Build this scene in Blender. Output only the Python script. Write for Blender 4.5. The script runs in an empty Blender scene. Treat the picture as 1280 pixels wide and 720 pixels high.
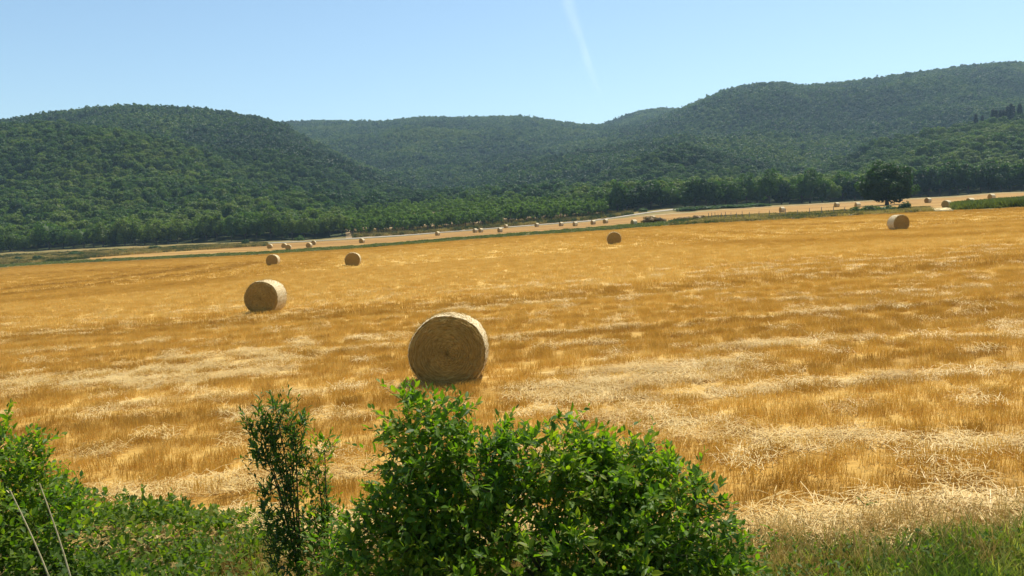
import bpy, math
import numpy as np
from mathutils import Matrix, Vector, Euler

# ------------------------------------------------------------------ camera, sky, sun, exposure
F = 1000.0                      # focal length in pixels of the 1280-wide photograph
CAM_Z = 3.55
PITCH = math.atan(0.083)
ROLL = math.radians(2.0)
G = 0.038                       # the field climbs gently to the right
SUN_AZ = math.radians(38)       # to the right of the view direction (+y), in front of the camera
SUN_EL = math.radians(63)

sc = bpy.context.scene
COL = sc.collection
cam_d = bpy.data.cameras.new('camera'); cam = bpy.data.objects.new('camera', cam_d); COL.objects.link(cam)
CAM_R = Matrix.Rotation(math.pi / 2 - PITCH, 3, 'X') @ Matrix.Rotation(-ROLL, 3, 'Z')
cam.matrix_world = Matrix.Translation((0, 0, CAM_Z)) @ CAM_R.to_4x4()
cam_d.sensor_width = 36.0; cam_d.lens = 36.0 * F / 1280.0
cam_d.clip_start = 0.1; cam_d.clip_end = 120000
sc.camera = cam

world = bpy.data.worlds.new('World'); sc.world = world; world.use_nodes = True
wn = world.node_tree.nodes; wl = world.node_tree.links
sky = wn.new('ShaderNodeTexSky'); sky.sky_type = 'NISHITA'; sky.sun_disc = False
sky.sun_elevation = SUN_EL; sky.sun_rotation = SUN_AZ
sky.altitude = 200; sky.air_density = 1.0; sky.dust_density = 0.8; sky.ozone_density = 1.0
bg = [n for n in wn if n.type == 'BACKGROUND'][0]
wt = wn.new('ShaderNodeMix'); wt.data_type = 'RGBA'; wt.blend_type = 'MULTIPLY'; wt.inputs[0].default_value = 1.0
wt.inputs[7].default_value = (0.94, 1.03, 1.0, 1); wl.new(sky.outputs[0], wt.inputs[6])
wl.new(wt.outputs[2], bg.inputs[0]); bg.inputs[1].default_value = 0.105

sun_d = bpy.data.lights.new('sun', 'SUN'); sun = bpy.data.objects.new('sun', sun_d); COL.objects.link(sun)
sun_d.energy = 4.2; sun_d.angle = math.radians(0.5); sun_d.color = (1.0, 0.94, 0.83)
SUN_V = Vector((math.sin(SUN_AZ) * math.cos(SUN_EL), math.cos(SUN_AZ) * math.cos(SUN_EL), math.sin(SUN_EL)))
sun.rotation_euler = SUN_V.to_track_quat('Z', 'Y').to_euler()
sun.location = (0, 0, 60)

sc.render.engine = 'CYCLES'
sc.cycles.use_denoising = True
sc.cycles.max_bounces = 6; sc.cycles.transparent_max_bounces = 6; sc.cycles.volume_bounces = 0
sc.cycles.caustics_reflective = False; sc.cycles.caustics_refractive = False
vs = sc.view_settings
vs.view_transform = 'Standard'; vs.look = 'None'; vs.exposure = 0.62; vs.gamma = 1.0; vs.use_curve_mapping = False

HAZE_DENSITY = 0.00013

# ------------------------------------------------------------------ helpers
RNG = np.random.default_rng(7)

def ray(u, v):
    """pixel of the photograph -> (dx/dy, dz/dy) of its line of sight"""
    d = CAM_R @ Vector(((u - 640) / F, (360 - v) / F, -1))
    return d.x / d.y, d.z / d.y

def at(u, v, y):
    """point on the line of sight of a pixel at distance y"""
    t, e = ray(u, v)
    return Vector((t * y, y, CAM_Z + e * y))

CR = np.array(CAM_R)
def project(x, y, z):
    p = np.stack([x, y, np.asarray(z) - CAM_Z], -1) @ CR      # R^T p
    dd = np.maximum(-p[..., 2], 1e-6)
    return 640 + F * p[..., 0] / dd, 360 - F * p[..., 1] / dd

_PERM = np.random.default_rng(3).random((256, 256))
def vnoise(x, y):
    xi = np.floor(x).astype(int); yi = np.floor(y).astype(int)
    fx = x - xi; fy = y - yi
    fx = fx * fx * (3 - 2 * fx); fy = fy * fy * (3 - 2 * fy)
    a = _PERM[xi & 255, yi & 255]; b = _PERM[(xi + 1) & 255, yi & 255]
    c = _PERM[xi & 255, (yi + 1) & 255]; d = _PERM[(xi + 1) & 255, (yi + 1) & 255]
    return (a * (1 - fx) + b * fx) * (1 - fy) + (c * (1 - fx) + d * fx) * fy
def fbm(x, y, o=4):
    s = 0; w = 0.5; k = 1.0
    for i in range(o):
        s = s + w * vnoise(x * k + 17.3 * i, y * k + 5.1 * i); w *= 0.5; k *= 2.03
    return s / (1 - 0.5 ** o)
def smooth(a, b, x):
    s = np.clip((x - a) / (b - a), 0, 1)
    return s * s * (3 - 2 * s)

def mesh_np(name, verts, faces, mat=None, attrs=None, smooth_shade=False):
    """faces: int array (n,3) or (n,4), or a list of such arrays"""
    if not isinstance(faces, (list, tuple)): faces = [faces]
    faces = [np.asarray(f, dtype=np.int32) for f in faces if len(f)]
    m = bpy.data.meshes.new(name)
    verts = np.asarray(verts, dtype=np.float32)
    m.vertices.add(len(verts)); m.vertices.foreach_set('co', verts.ravel())
    nl = sum(f.size for f in faces); nf = sum(len(f) for f in faces)
    m.loops.add(nl); m.polygons.add(nf)
    m.loops.foreach_set('vertex_index', np.concatenate([f.ravel() for f in faces]))
    tot = np.concatenate([np.full(len(f), f.shape[1], np.int32) for f in faces])
    start = np.concatenate([[0], np.cumsum(tot)[:-1]]).astype(np.int32)
    m.polygons.foreach_set('loop_start', start)
    if smooth_shade: m.polygons.foreach_set('use_smooth', np.ones(nf, bool))
    for k, a in (attrs or {}).items():
        at_ = m.attributes.new(k, 'FLOAT', 'POINT'); at_.data.foreach_set('value', np.asarray(a, np.float32))
    m.update(calc_edges=True); m.validate()
    if mat: m.materials.append(mat)
    return m

def link(name, data, parent=None, loc=None, rotz=None):
    o = bpy.data.objects.new(name, data); COL.objects.link(o)
    if loc is not None: o.location = loc
    if rotz is not None: o.rotation_euler = (0, 0, rotz)
    if parent is not None: o.parent = parent
    return o
def tag(o, label=None, cat=None, group=None, kind=None):
    if label: o['label'] = label
    if cat: o['category'] = cat
    if group: o['group'] = group
    if kind: o['kind'] = kind
    return o

def tube(pts, radii, sides=6):
    """tapered tube along a polyline -> verts, quads"""
    pts = np.asarray(pts, float); n = len(pts)
    tan = np.gradient(pts, axis=0); tan /= np.linalg.norm(tan, axis=1)[:, None] + 1e-9
    ref = np.array([0.31, 0.77, 0.12])
    a = np.cross(tan, ref); a /= np.linalg.norm(a, axis=1)[:, None] + 1e-9
    b = np.cross(tan, a)
    th = np.linspace(0, 2 * np.pi, sides, endpoint=False)
    ring = a[:, None] * np.cos(th)[None, :, None] + b[:, None] * np.sin(th)[None, :, None]
    v = pts[:, None] + ring * np.asarray(radii)[:, None, None]
    v = v.reshape(-1, 3)
    i = np.arange(n - 1)[:, None] * sides; j = np.arange(sides)[None]
    q = np.stack([i + j, i + (j + 1) % sides, i + sides + (j + 1) % sides, i + sides + j], -1).reshape(-1, 4)
    return v, q
def join(parts):
    V = []; Q = []; k = 0
    for v, q in parts:
        V.append(v); Q.append(np.asarray(q) + k); k += len(v)
    return np.concatenate(V), np.concatenate(Q)

# ------------------------------------------------------------------ materials
def new_mat(name):
    m = bpy.data.materials.new(name); m.use_nodes = True
    nt = m.node_tree; nt.nodes.clear()
    out = nt.nodes.new('ShaderNodeOutputMaterial')
    return m, nt, nt.nodes, nt.links, out
def ramp(nt, stops, interp='LINEAR'):
    r = nt.nodes.new('ShaderNodeValToRGB'); r.color_ramp.interpolation = interp
    el = r.color_ramp.elements
    el[0].position, el[0].color = stops[0][0], (*stops[0][1], 1)
    el[1].position, el[1].color = stops[-1][0], (*stops[-1][1], 1)
    for p, c in stops[1:-1]:
        e = el.new(p); e.color = (*c, 1)
    return r
def noise(nt, scale, detail=4, rough=0.55, vec=None, mapscale=None, coord='Object'):
    n = nt.nodes.new('ShaderNodeTexNoise'); n.inputs['Scale'].default_value = scale
    n.inputs['Detail'].default_value = detail; n.inputs['Roughness'].default_value = rough
    tc = nt.nodes.new('ShaderNodeTexCoord'); src = tc.outputs[coord]
    if mapscale is not None:
        mp = nt.nodes.new('ShaderNodeMapping'); mp.inputs['Scale'].default_value = mapscale
        nt.links.new(src, mp.inputs[0]); src = mp.outputs[0]
    nt.links.new(src, n.inputs['Vector'])
    return n
def math_node(nt, op, a, b):
    n = nt.nodes.new('ShaderNodeMath'); n.operation = op
    for i, v in enumerate((a, b)):
        if isinstance(v, (int, float)): n.inputs[i].default_value = v
        else: nt.links.new(v, n.inputs[i])
    return n.outputs[0]
def mixc(nt, fac, a, b, blend='MIX'):
    n = nt.nodes.new('ShaderNodeMix'); n.data_type = 'RGBA'; n.blend_type = blend
    for i, v in ((0, fac), (6, a), (7, b)):
        if isinstance(v, (int, float)): n.inputs[i].default_value = v
        elif isinstance(v, tuple): n.inputs[i].default_value = (*v, 1)
        else: nt.links.new(v, n.inputs[i])
    return n.outputs[2]
def principled(nt, col, rough=0.8, spec=0.3):
    p = nt.nodes.new('ShaderNodeBsdfPrincipled')
    if isinstance(col, tuple): p.inputs['Base Color'].default_value = (*col, 1)
    else: nt.links.new(col, p.inputs['Base Color'])
    p.inputs['Roughness'].default_value = rough
    p.inputs['Specular IOR Level'].default_value = spec
    return p
def tint_source(nt, kind):
    if kind == 'random':
        n = nt.nodes.new('ShaderNodeObjectInfo'); return n.outputs['Random']
    n = nt.nodes.new('ShaderNodeAttribute'); n.attribute_name = 'tint'
    if kind == 'instancer': n.attribute_type = 'INSTANCER'
    if kind == 'color':
        n = nt.nodes.new('ShaderNodeObjectInfo')
        s = nt.nodes.new('ShaderNodeSeparateColor'); nt.links.new(n.outputs['Color'], s.inputs[0]); return s.outputs[0]
    return n.outputs['Fac']
def foliage_mat(name, stops, kind, transl=0.3, rough=0.55, spec=0.25, tcol=(1.0, 1.25, 0.45), tgain=1.3):
    m, nt, N, L, out = new_mat(name)
    src = tint_source(nt, kind)
    r = ramp(nt, stops); L.new(src, r.inputs[0])
    p = principled(nt, r.outputs[0], rough, spec)
    t = N.new('ShaderNodeBsdfTranslucent')
    c = mixc(nt, 1.0, r.outputs[0], tuple(tgain * x for x in tcol), 'MULTIPLY')
    L.new(c, t.inputs[0])
    mx = N.new('ShaderNodeMixShader'); mx.inputs[0].default_value = transl
    L.new(p.outputs[0], mx.inputs[1]); L.new(t.outputs[0], mx.inputs[2]); L.new(mx.outputs[0], out.inputs[0])
    return m

TREE_STOPS = [(0.0, (0.018, 0.042, 0.012)), (0.35, (0.034, 0.072, 0.013)), (0.65, (0.064, 0.112, 0.014)), (1.0, (0.122, 0.155, 0.022))]
M_FOREST = foliage_mat('forest_leaves', TREE_STOPS, 'instancer', 0.42)
M_TREE = foliage_mat('tree_leaves', TREE_STOPS, 'color', 0.45, tgain=1.5)
LEAF_STOPS = [(0.0, (0.035, 0.085, 0.007)), (0.4, (0.070, 0.145, 0.009)), (0.75, (0.115, 0.190, 0.012)), (1.0, (0.200, 0.245, 0.022))]
M_LEAF = foliage_mat('bush_leaves', LEAF_STOPS, 'geo', 0.50, 0.5, 0.3, (1.2, 1.25, 0.30), 1.9)
M_LEAF1 = foliage_mat('bush_leaf_single', LEAF_STOPS, 'random', 0.50, 0.5, 0.3, (1.2, 1.25, 0.30), 1.9)
WEED_STOPS = [(0.0, (0.030, 0.075, 0.012)), (0.5, (0.060, 0.125, 0.015)), (1.0, (0.105, 0.175, 0.020))]
M_WEED = foliage_mat('weed_leaves', WEED_STOPS, 'random', 0.42, 0.5, 0.3, (1.1, 1.3, 0.4), 1.4)
M_WEEDG = foliage_mat('weed_leaf_mass', WEED_STOPS, 'geo', 0.42, 0.5, 0.3, (1.1, 1.3, 0.4), 1.4)
BRAM_STOPS = [(0.0, (0.045, 0.085, 0.010)), (0.4, (0.090, 0.150, 0.014)), (0.8, (0.150, 0.195, 0.020)), (1.0, (0.260, 0.240, 0.050))]
M_BRAM = foliage_mat('bramble_leaves', BRAM_STOPS, 'geo', 0.48, 0.55, 0.25, (1.15, 1.25, 0.35), 1.5)
STRAW_STOPS = [(0.0, (0.39, 0.220, 0.036)), (0.35, (0.54, 0.328, 0.062)), (0.7, (0.64, 0.418, 0.100)), (1.0, (0.75, 0.56, 0.20))]
M_STUBBLE = foliage_mat('stubble_straw', STRAW_STOPS, 'instancer', 0.40, 0.5, 0.35, (1.0, 0.92, 0.70), 1.1)
LYING_STOPS = [(0.0, (0.52, 0.34, 0.09)), (0.5, (0.70, 0.51, 0.18)), (1.0, (0.80, 0.65, 0.31))]
M_LYING = foliage_mat('lying_straw', LYING_STOPS, 'instancer', 0.25, 0.45, 0.4, (1.0, 0.95, 0.8), 1.0)
DRY_STOPS = [(0.0, (0.34, 0.22, 0.06)), (0.6, (0.52, 0.36, 0.11)), (1.0, (0.64, 0.50, 0.20))]
M_DRY = foliage_mat('dry_grass', DRY_STOPS, 'instancer', 0.3, 0.6, 0.2, (1, 0.95, 0.8), 1.0)

def simple_mat(name, c1, c2, scale, rough=0.9, mapscale=None, bump=0.0, coord='Object', spec=0.2):
    m, nt, N, L, out = new_mat(name)
    n = noise(nt, scale, 6, 0.6, mapscale=mapscale, coord=coord)
    r = ramp(nt, [(0.3, c1), (0.7, c2)]); L.new(n.outputs[0], r.inputs[0])
    p = principled(nt, r.outputs[0], rough, spec)
    if bump:
        b = N.new('ShaderNodeBump'); b.inputs['Strength'].default_value = bump; b.inputs['Distance'].default_value = 0.05
        L.new(n.outputs[0], b.inputs['Height']); L.new(b.outputs[0], p.inputs['Normal'])
    L.new(p.outputs[0], out.inputs[0])
    return m
M_BARK = simple_mat('bark', (0.06, 0.045, 0.03), (0.13, 0.10, 0.07), 6, 0.9, (1, 1, 0.2), 0.4)
M_STEM = simple_mat('green_stem', (0.05, 0.05, 0.02), (0.12, 0.11, 0.05), 20)
M_PALESTEM = simple_mat('dry_stem', (0.42, 0.34, 0.17), (0.62, 0.53, 0.32), 25)
M_TRACK = simple_mat('pale_gravel', (0.34, 0.30, 0.22), (0.46, 0.41, 0.32), 0.6, 0.95)
M_POST = simple_mat('weathered_post', (0.16, 0.14, 0.11), (0.30, 0.27, 0.22), 8)

def ground_material():
    """dry meadow near the fields, leaf litter and scrub soil under the woods"""
    m, nt, N, L, out = new_mat('ground_cover_soil')
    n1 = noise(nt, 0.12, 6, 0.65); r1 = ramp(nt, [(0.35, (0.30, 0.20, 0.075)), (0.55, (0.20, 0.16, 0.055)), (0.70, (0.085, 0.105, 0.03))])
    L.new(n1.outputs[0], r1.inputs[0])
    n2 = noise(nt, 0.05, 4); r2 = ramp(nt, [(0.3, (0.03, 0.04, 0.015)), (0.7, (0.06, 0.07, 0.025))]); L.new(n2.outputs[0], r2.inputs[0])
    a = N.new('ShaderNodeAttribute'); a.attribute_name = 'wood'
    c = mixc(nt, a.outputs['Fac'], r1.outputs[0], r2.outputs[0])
    p = principled(nt, c, 0.95, 0.1); L.new(p.outputs[0], out.inputs[0])
    return m
M_GROUND = ground_material()

def field_material(name, cols, swath_col, row_scale):
    m, nt, N, L, out = new_mat(name)
    nb = noise(nt, 1.0, 5, 0.6, mapscale=(0.010 * row_scale, 0.10 * row_scale, 1))
    ra = N.new('ShaderNodeAttribute'); ra.attribute_name = 'row'
    fac = math_node(nt, 'ADD', math_node(nt, 'MULTIPLY', nb.outputs[0], 0.5), math_node(nt, 'MULTIPLY', ra.outputs['Fac'], 0.5))
    r = ramp(nt, [(0.32, cols[0]), (0.50, cols[1]), (0.68, cols[2])]); L.new(fac, r.inputs[0])
    nf = noise(nt, 9.0, 5, 0.7, mapscale=(0.6, 1.0, 1))
    rf = ramp(nt, [(0.25, (0.62, 0.58, 0.52)), (0.75, (1.22, 1.22, 1.22))]); L.new(nf.outputs[0], rf.inputs[0])
    c = mixc(nt, 1.0, r.outputs[0], rf.outputs[0], 'MULTIPLY')
    a = N.new('ShaderNodeAttribute'); a.attribute_name = 'swath'
    c = mixc(nt, a.outputs['Fac'], c, swath_col)
    p = principled(nt, c, 0.85, 0.15)
    b = N.new('ShaderNodeBump'); b.inputs['Strength'].default_value = 0.6; b.inputs['Distance'].default_value = 0.08
    L.new(nf.outputs[0], b.inputs['Height']); L.new(b.outputs[0], p.inputs['Normal'])
    L.new(p.outputs[0], out.inputs[0])
    return m
M_FIELD = field_material('stubble_ground', [(0.40, 0.225, 0.045), (0.52, 0.315, 0.075), (0.60, 0.385, 0.105)], (0.58, 0.40, 0.14), 1.0)
M_FIELD2 = field_material('far_stubble_ground', [(0.27, 0.140, 0.028), (0.36, 0.200, 0.045), (0.44, 0.270, 0.075)], (0.5, 0.36, 0.18), 0.6)
M_GRASS = simple_mat('green_verge_grass', (0.085, 0.085, 0.022), (0.28, 0.19, 0.06), 0.12, 0.9)
M_PLOT = simple_mat('plantation_floor', (0.24, 0.16, 0.07), (0.38, 0.27, 0.13), 0.25, 0.95)

# ------------------------------------------------------------------ the lie of the land
def curve(pix, col=1, dist=None):
    """pixel polyline -> arrays t, e (line-of-sight slopes)"""
    a = np.array([ray(u, v) for u, v in pix]); i = np.argsort(a[:, 0])
    return a[i, 0], a[i, 1]
P1 = [(-200, 345), (0, 335), (60, 331), (320, 319), (450, 311), (600, 299), (720, 291), (830, 283), (900, 279), (1000, 274), (1100, 268), (1190, 264), (1280, 260), (1500, 247)]
P2 = [(-200, 341), (0, 331), (60, 327.5), (320, 315.5), (450, 307.5), (600, 295.5), (720, 286.5), (830, 277), (900, 272), (1000, 268), (1100, 263.5), (1190, 259.5), (1280, 253), (1500, 240)]
P3 = [(-200, 331), (0, 321.5), (150, 314), (290, 307), (330, 305.5), (430, 300.5), (500, 296), (560, 291), (650, 284), (740, 277.5), (770, 274), (812, 269), (860, 266), (900, 262.5), (965, 258.5), (1045, 254), (1120, 250), (1190, 247), (1245, 242), (1280, 241), (1500, 226)]
PE = [(-200, 328), (0, 316), (150, 308), (275, 303), (320, 302), (400, 299), (440, 295), (520, 290.5), (560, 287.5), (640, 281), (700, 276), (760, 270), (790, 265), (840, 260), (900, 258), (1000, 255), (1120, 248.5), (1190, 245), (1245, 240.5), (1280, 239.5), (1500, 224)]
P5 = [(-200, 293), (0, 284), (300, 270), (435, 258), (560, 253), (700, 247), (765, 244), (900, 240), (1280, 222), (1500, 208)]
C1, C2, C3, CE, C5 = curve(P1), curve(P2), curve(P3), curve(PE), curve(P5)
TK = [-0.9, -0.64, -0.5, -0.32, -0.2, 0.0, 0.2, 0.36, 0.46, 0.55, 0.64, 0.9]
Y1K = [270, 262, 235, 200, 185, 185, 175, 152, 144, 131, 120, 105]
Y2K = [300, 290, 262, 228, 215, 222, 212, 190, 176, 160, 152, 140]
Y3K = [350, 345, 340, 335, 332, 330, 335, 340, 335, 325, 318, 300]
YEK = [385, 382, 378, 375, 368, 366, 372, 375, 372, 362, 352, 330]
def yk(K): return lambda t: np.interp(t, TK, K)
Y1, Y2, Y3, YE = yk(Y1K), yk(Y2K), yk(Y3K), yk(YEK)
Y5 = lambda t: np.full_like(t, 620.0)

# ridges: (pixel outline, distance of the crest, distance of the foot, tree height taken off)
RIDGES = [
    ([(-250, 172), (-150, 165), (-60, 155), (0, 150), (60, 141), (110, 134), (165, 130), (220, 133), (290, 140), (320, 146), (350, 154), (400, 180), (450, 203), (520, 228), (580, 245)], 1050, 430, 7),
    ([(-250, 175), (-150, 170), (0, 156), (60, 153), (120, 157), (170, 166), (230, 179), (300, 198), (380, 219), (450, 238), (520, 250)], 740, 400, 7),
    ([(200, 172), (250, 165), (320, 158), (360, 153), (400, 151.5), (480, 153), (500, 150), (530, 147), (600, 148), (650, 147), (690, 152), (720, 157), (745, 158), (800, 160), (860, 168)], 2000, 640, 7),
    ([(690, 170), (745, 158), (775, 148), (800, 139), (825, 136), (850, 137), (880, 145), (920, 160)], 2100, 900, 6),
    ([(700, 175), (760, 165), (800, 155), (845, 139), (870, 128), (900, 115), (930, 107), (960, 103), (980, 104), (1005, 108), (1050, 104), (1100, 98), (1150, 91), (1200, 84), (1240, 80), (1280, 79), (1400, 76), (1550, 80)], 1600, 640, 7),
    ([(540, 242), (600, 219), (640, 205), (720, 189), (800, 176), (850, 168), (900, 170), (960, 177), (1020, 192), (1080, 207), (1120, 222)], 960, 500, 7),
    ([(1000, 224), (1040, 208), (1100, 182), (1150, 170), (1200, 160), (1240, 153), (1280, 147), (1350, 137), (1550, 120)], 690, 400, 6),
]
RC = [(curve(p), yr, yb, th) for p, yr, yb, th in RIDGES]

def plane(x): return np.clip(x, -600, 600) * G
def height(x, y):
    x = np.asarray(x, float); y = np.asarray(y, float)
    yy = np.maximum(y, 2.0)
    t = np.clip(x / yy, -0.95, 0.95)
    base = plane(x)
    y1, y2, y3, ye = Y1(t), Y2(t), Y3(t), YE(t); y5 = np.full_like(t, 620.0)
    z = [CAM_Z + np.interp(t, *c) * yv for c, yv in ((C1, y1), (C2, y2), (C3, y3), (CE, ye), (C5, y5))]
    h = base.copy()
    ks = [0.3 * y1, y1, y2, y3, ye, y5]
    zs = [plane(t * 0.3 * y1)] + z
    for i in range(5):
        m = (y > ks[i]) & (y <= ks[i + 1])
        s = (y - ks[i]) / (ks[i + 1] - ks[i])
        if i == 0:
            d1 = zs[1] - plane(t * y1)
            h = np.where(m, base + d1 * s * s, h)
        else:
            h = np.where(m, zs[i] * (1 - s) + zs[i + 1] * s, h)
    h = np.where(y > y5, z[4] + 0.01 * (y - y5), h)
    for (ct, ce), yr, yb, th in RC:
        e = np.interp(t, ct, ce)
        s = (y - yb) / (yr - yb)
        foot = np.interp(t, *CE) * yb + CAM_Z
        top = CAM_Z + e * yr - th
        up = 0.35 * smooth(0, 1, s) + 0.65 * np.clip(s, 0, 1)
        pr = np.where(s <= 1, up, np.maximum(0, 1 - 0.9 * (s - 1)))
        gul = (fbm(x / 160 + yr, y / 160, 3) - 0.5) * 42 * np.clip(4 * up * (1 - up), 0, 1) * smooth(0, 60, top - foot)
        lay = foot + (top - foot) * pr + gul
        fade = smooth(ct[0] - 0.12, ct[0], t) * (1 - smooth(ct[-1], ct[-1] + 0.12, t)) if (ct[0] > -0.6 or ct[-1] < 0.6) else 1.0
        lay = np.where((s > 0), foot + (lay - foot) * fade, -99)
        h = np.where(s > 0, np.maximum(h, lay), h)
    return h
def H(x, y): return float(height(np.array([x]), np.array([y]))[0])
def ground_at(u, y):
    """point on the ground in the column of pixel u (near the horizon) at distance y"""
    t, _ = ray(u, 290); x = t * y
    return Vector((x, y, H(x, y)))
def on_ground(u, v, lift=0.0):
    """where the line of sight of a pixel meets the ground (+lift)"""
    t, e = ray(u, v)
    ys = np.concatenate([np.arange(4, 60, 0.05), np.arange(60, 420, 0.25)])
    zr = CAM_Z + e * ys; hg = height(t * ys, ys) + lift
    below = np.nonzero(zr <= hg)[0]
    y = ys[below[0]] if len(below) else 345.0
    return Vector((t * y, y, H(t * y, y)))

# ------------------------------------------------------------------ ground sheet
def axis(segs):
    out = []
    for a, b, st in segs: out += list(np.arange(a, b, st))
    out.append(segs[-1][1]); return np.array(out, float)
gx = axis([(-6000, -2200, 475), (-2200, -1000, 40), (-1000, -400, 15), (-400, 400, 8), (400, 1000, 15), (1000, 2200, 40), (2200, 6000, 475)])
gy = axis([(-6000, -200, 580), (-200, 0, 20), (0, 460, 5), (460, 1100, 12), (1100, 2600, 25), (2600, 6000, 340)])
def grid_faces(nr, nc):
    i = np.arange(nr - 1)[:, None] * nc; j = np.arange(nc - 1)[None]
    return np.stack([i + j, i + j + 1, i + nc + j + 1, i + nc + j], -1).reshape(-1, 4)
X, Y = np.meshgrid(gx, gy)
Z = height(X, Y)
tt = np.clip(X / np.maximum(Y, 2), -0.95, 0.95)
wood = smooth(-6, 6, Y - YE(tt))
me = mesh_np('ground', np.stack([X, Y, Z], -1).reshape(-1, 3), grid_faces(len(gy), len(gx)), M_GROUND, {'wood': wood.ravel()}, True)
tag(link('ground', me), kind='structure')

# straw left lying after the harvest: patches read off the photograph
BLOBS = [(60, 478, 120, 10, .8), (170, 472, 90, 14, .9), (250, 460, 70, 20, 1.), (330, 452, 60, 22, 1.), (378, 432, 14, 16, 1.), (455, 424, 60, 4, .7), (500, 480, 50, 12, .7),
         (700, 492, 60, 22, .9), (760, 478, 70, 28, 1.), (840, 475, 80, 26, 1.), (920, 455, 70, 20, .95), (980, 432, 80, 8, .6), (860, 530, 110, 26, .9), (960, 545, 120, 14, 1.), (1080, 553, 120, 9, 1.), (1220, 556, 110, 9, 1.),
         (1130, 424, 140, 4, .5), (1230, 405, 90, 5, .45), (1100, 468, 120, 4, .6), (1250, 480, 60, 5, .5), (700, 432, 60, 3, .4), (120, 520, 90, 6, .6), (300, 540, 120, 5, .55), (440, 520, 50, 8, .6), (1100, 645, 260, 15, 1.), (290, 660, 70, 25, .9), (60, 545, 60, 5, .4), (600, 400, 200, 2.5, .4), (1000, 375, 240, 2.5, .45), (250, 372, 200, 2, .35)]
def rowc(x, y):
    """distance across the mown rows: square to the view near by, along the far edge farther off"""
    t = np.clip(x / np.maximum(y, 2), -0.95, 0.95); b = smooth(40, 150, y)
    return y * ((1 - b) + b * 185 / Y1(t)) - 0.03 * x * (1 - b) + 0.9 * (fbm(x * 0.05, y * 0.05, 2) - 0.5)
def row_tone(x, y):
    """0..1: darker and lighter mown rows, a few metres wide, each of its own strength"""
    r = rowc(x, y)
    w = np.clip(y / 40, 1, 3.2)
    k = fbm(x * 0.006 + 3, r / (1.3 * w) + 11, 2)
    k2 = fbm(x * 0.008 + 8, r / (4.5 * w) + 4, 2)
    line = np.sin(2 * np.pi * r / (1.9 * w) + 2.5 * fbm(x * 0.01, r * 0.1, 2))
    return np.clip(0.5 + (k - 0.5) * 0.9 + (k2 - 0.5) * 0.7 + 0.20 * np.sign(line) * np.abs(line) ** 0.6, 0, 1)
def swath(x, y, z):
    u, v = project(x, y, z)
    s = np.zeros_like(x)
    for bu, bv, ru, rv, k in BLOBS:
        s = np.maximum(s, k * np.exp(-((u - bu) / ru) ** 2 - ((v - bv) / rv) ** 2))
    n = fbm(x * 0.14, y * 1.5, 4); n2 = fbm(x * 0.6 + 9, y * 3.2 + 4, 3)
    r = rowc(x, y)
    lines = smooth(0.86, 0.98, np.cos(r / 3.1 * 2 * np.pi + 3 * fbm(x * 0.02, r * 0.2, 2)) * 0.5 + 0.5) * smooth(0.36, 0.56, fbm(x * 0.05 + 40, r * 0.4, 3)) * smooth(100, 35, y)
    s = np.maximum(s, 0.62 * lines)
    t = np.clip(x / np.maximum(y, 2), -1.1, 1.1)
    s = np.maximum(s, 1.1 * smooth(0.75, 0.40, y - Y0(t)))
    return smooth(0.36, 0.80, s + (0.12 + s) * ((n - 0.5) * 1.3 + (n2 - 0.5) * 1.5))

def strip(name, ya, yb, rows, cols, mat, lift, t0=-1.1, t1=1.1, with_swath=False, relief=0.0, power=1.0):
    ts = np.linspace(t0, t1, cols); s = np.linspace(0, 1, rows)[:, None]
    A, B = ya(ts)[None], yb(ts)[None]
    Yg = A * (B / A) ** s if power == 'log' else A + (B - A) * s
    Xg = ts[None] * Yg
    Zg = height(Xg, Yg) + lift
    if relief:
        Zg = Zg + relief * (fbm(Xg * 0.5, Yg * 1.6, 4) - 0.3)
    at_ = {'swath': (swath(Xg, Yg, Zg) if with_swath else np.zeros_like(Xg)).ravel(), 'row': row_tone(Xg, Yg).ravel()}
    me = mesh_np(name, np.stack([Xg, Yg, Zg], -1).reshape(-1, 3), grid_faces(rows, cols), mat, at_, True)
    return tag(link(name, me), kind='structure')
Y0 = lambda t: np.interp(t, [-1.1, -0.4, 0.0, 0.3, 0.64, 1.1], [9.6, 9.4, 8.8, 8.2, 8.2, 8.2])
T = lambda u: ray(u, 290)[0]
YBACK = lambda t: np.interp(t, [T(436), T(520), T(640), T(700), T(768)], [470, 545, 520, 455, 398])
strip('stubble_field', Y0, lambda t: Y1(t), 420, 320, M_FIELD, 0.02, with_swath=True, relief=0.05, power='log')
strip('grass_strip', lambda t: Y1(t), lambda t: Y2(t) - 1, 14, 320, M_GRASS, 0.05, relief=0.25)
strip('far_stubble_field', lambda t: Y2(t) - 1, lambda t: Y3(t), 50, 260, M_FIELD2, 0.06, t0=T(110), t1=1.1)
strip('plantation_floor', lambda t: YE(t) - 22, lambda t: YBACK(t) - 4, 60, 120, M_PLOT, 0.08, t0=T(432), t1=T(772))

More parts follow.
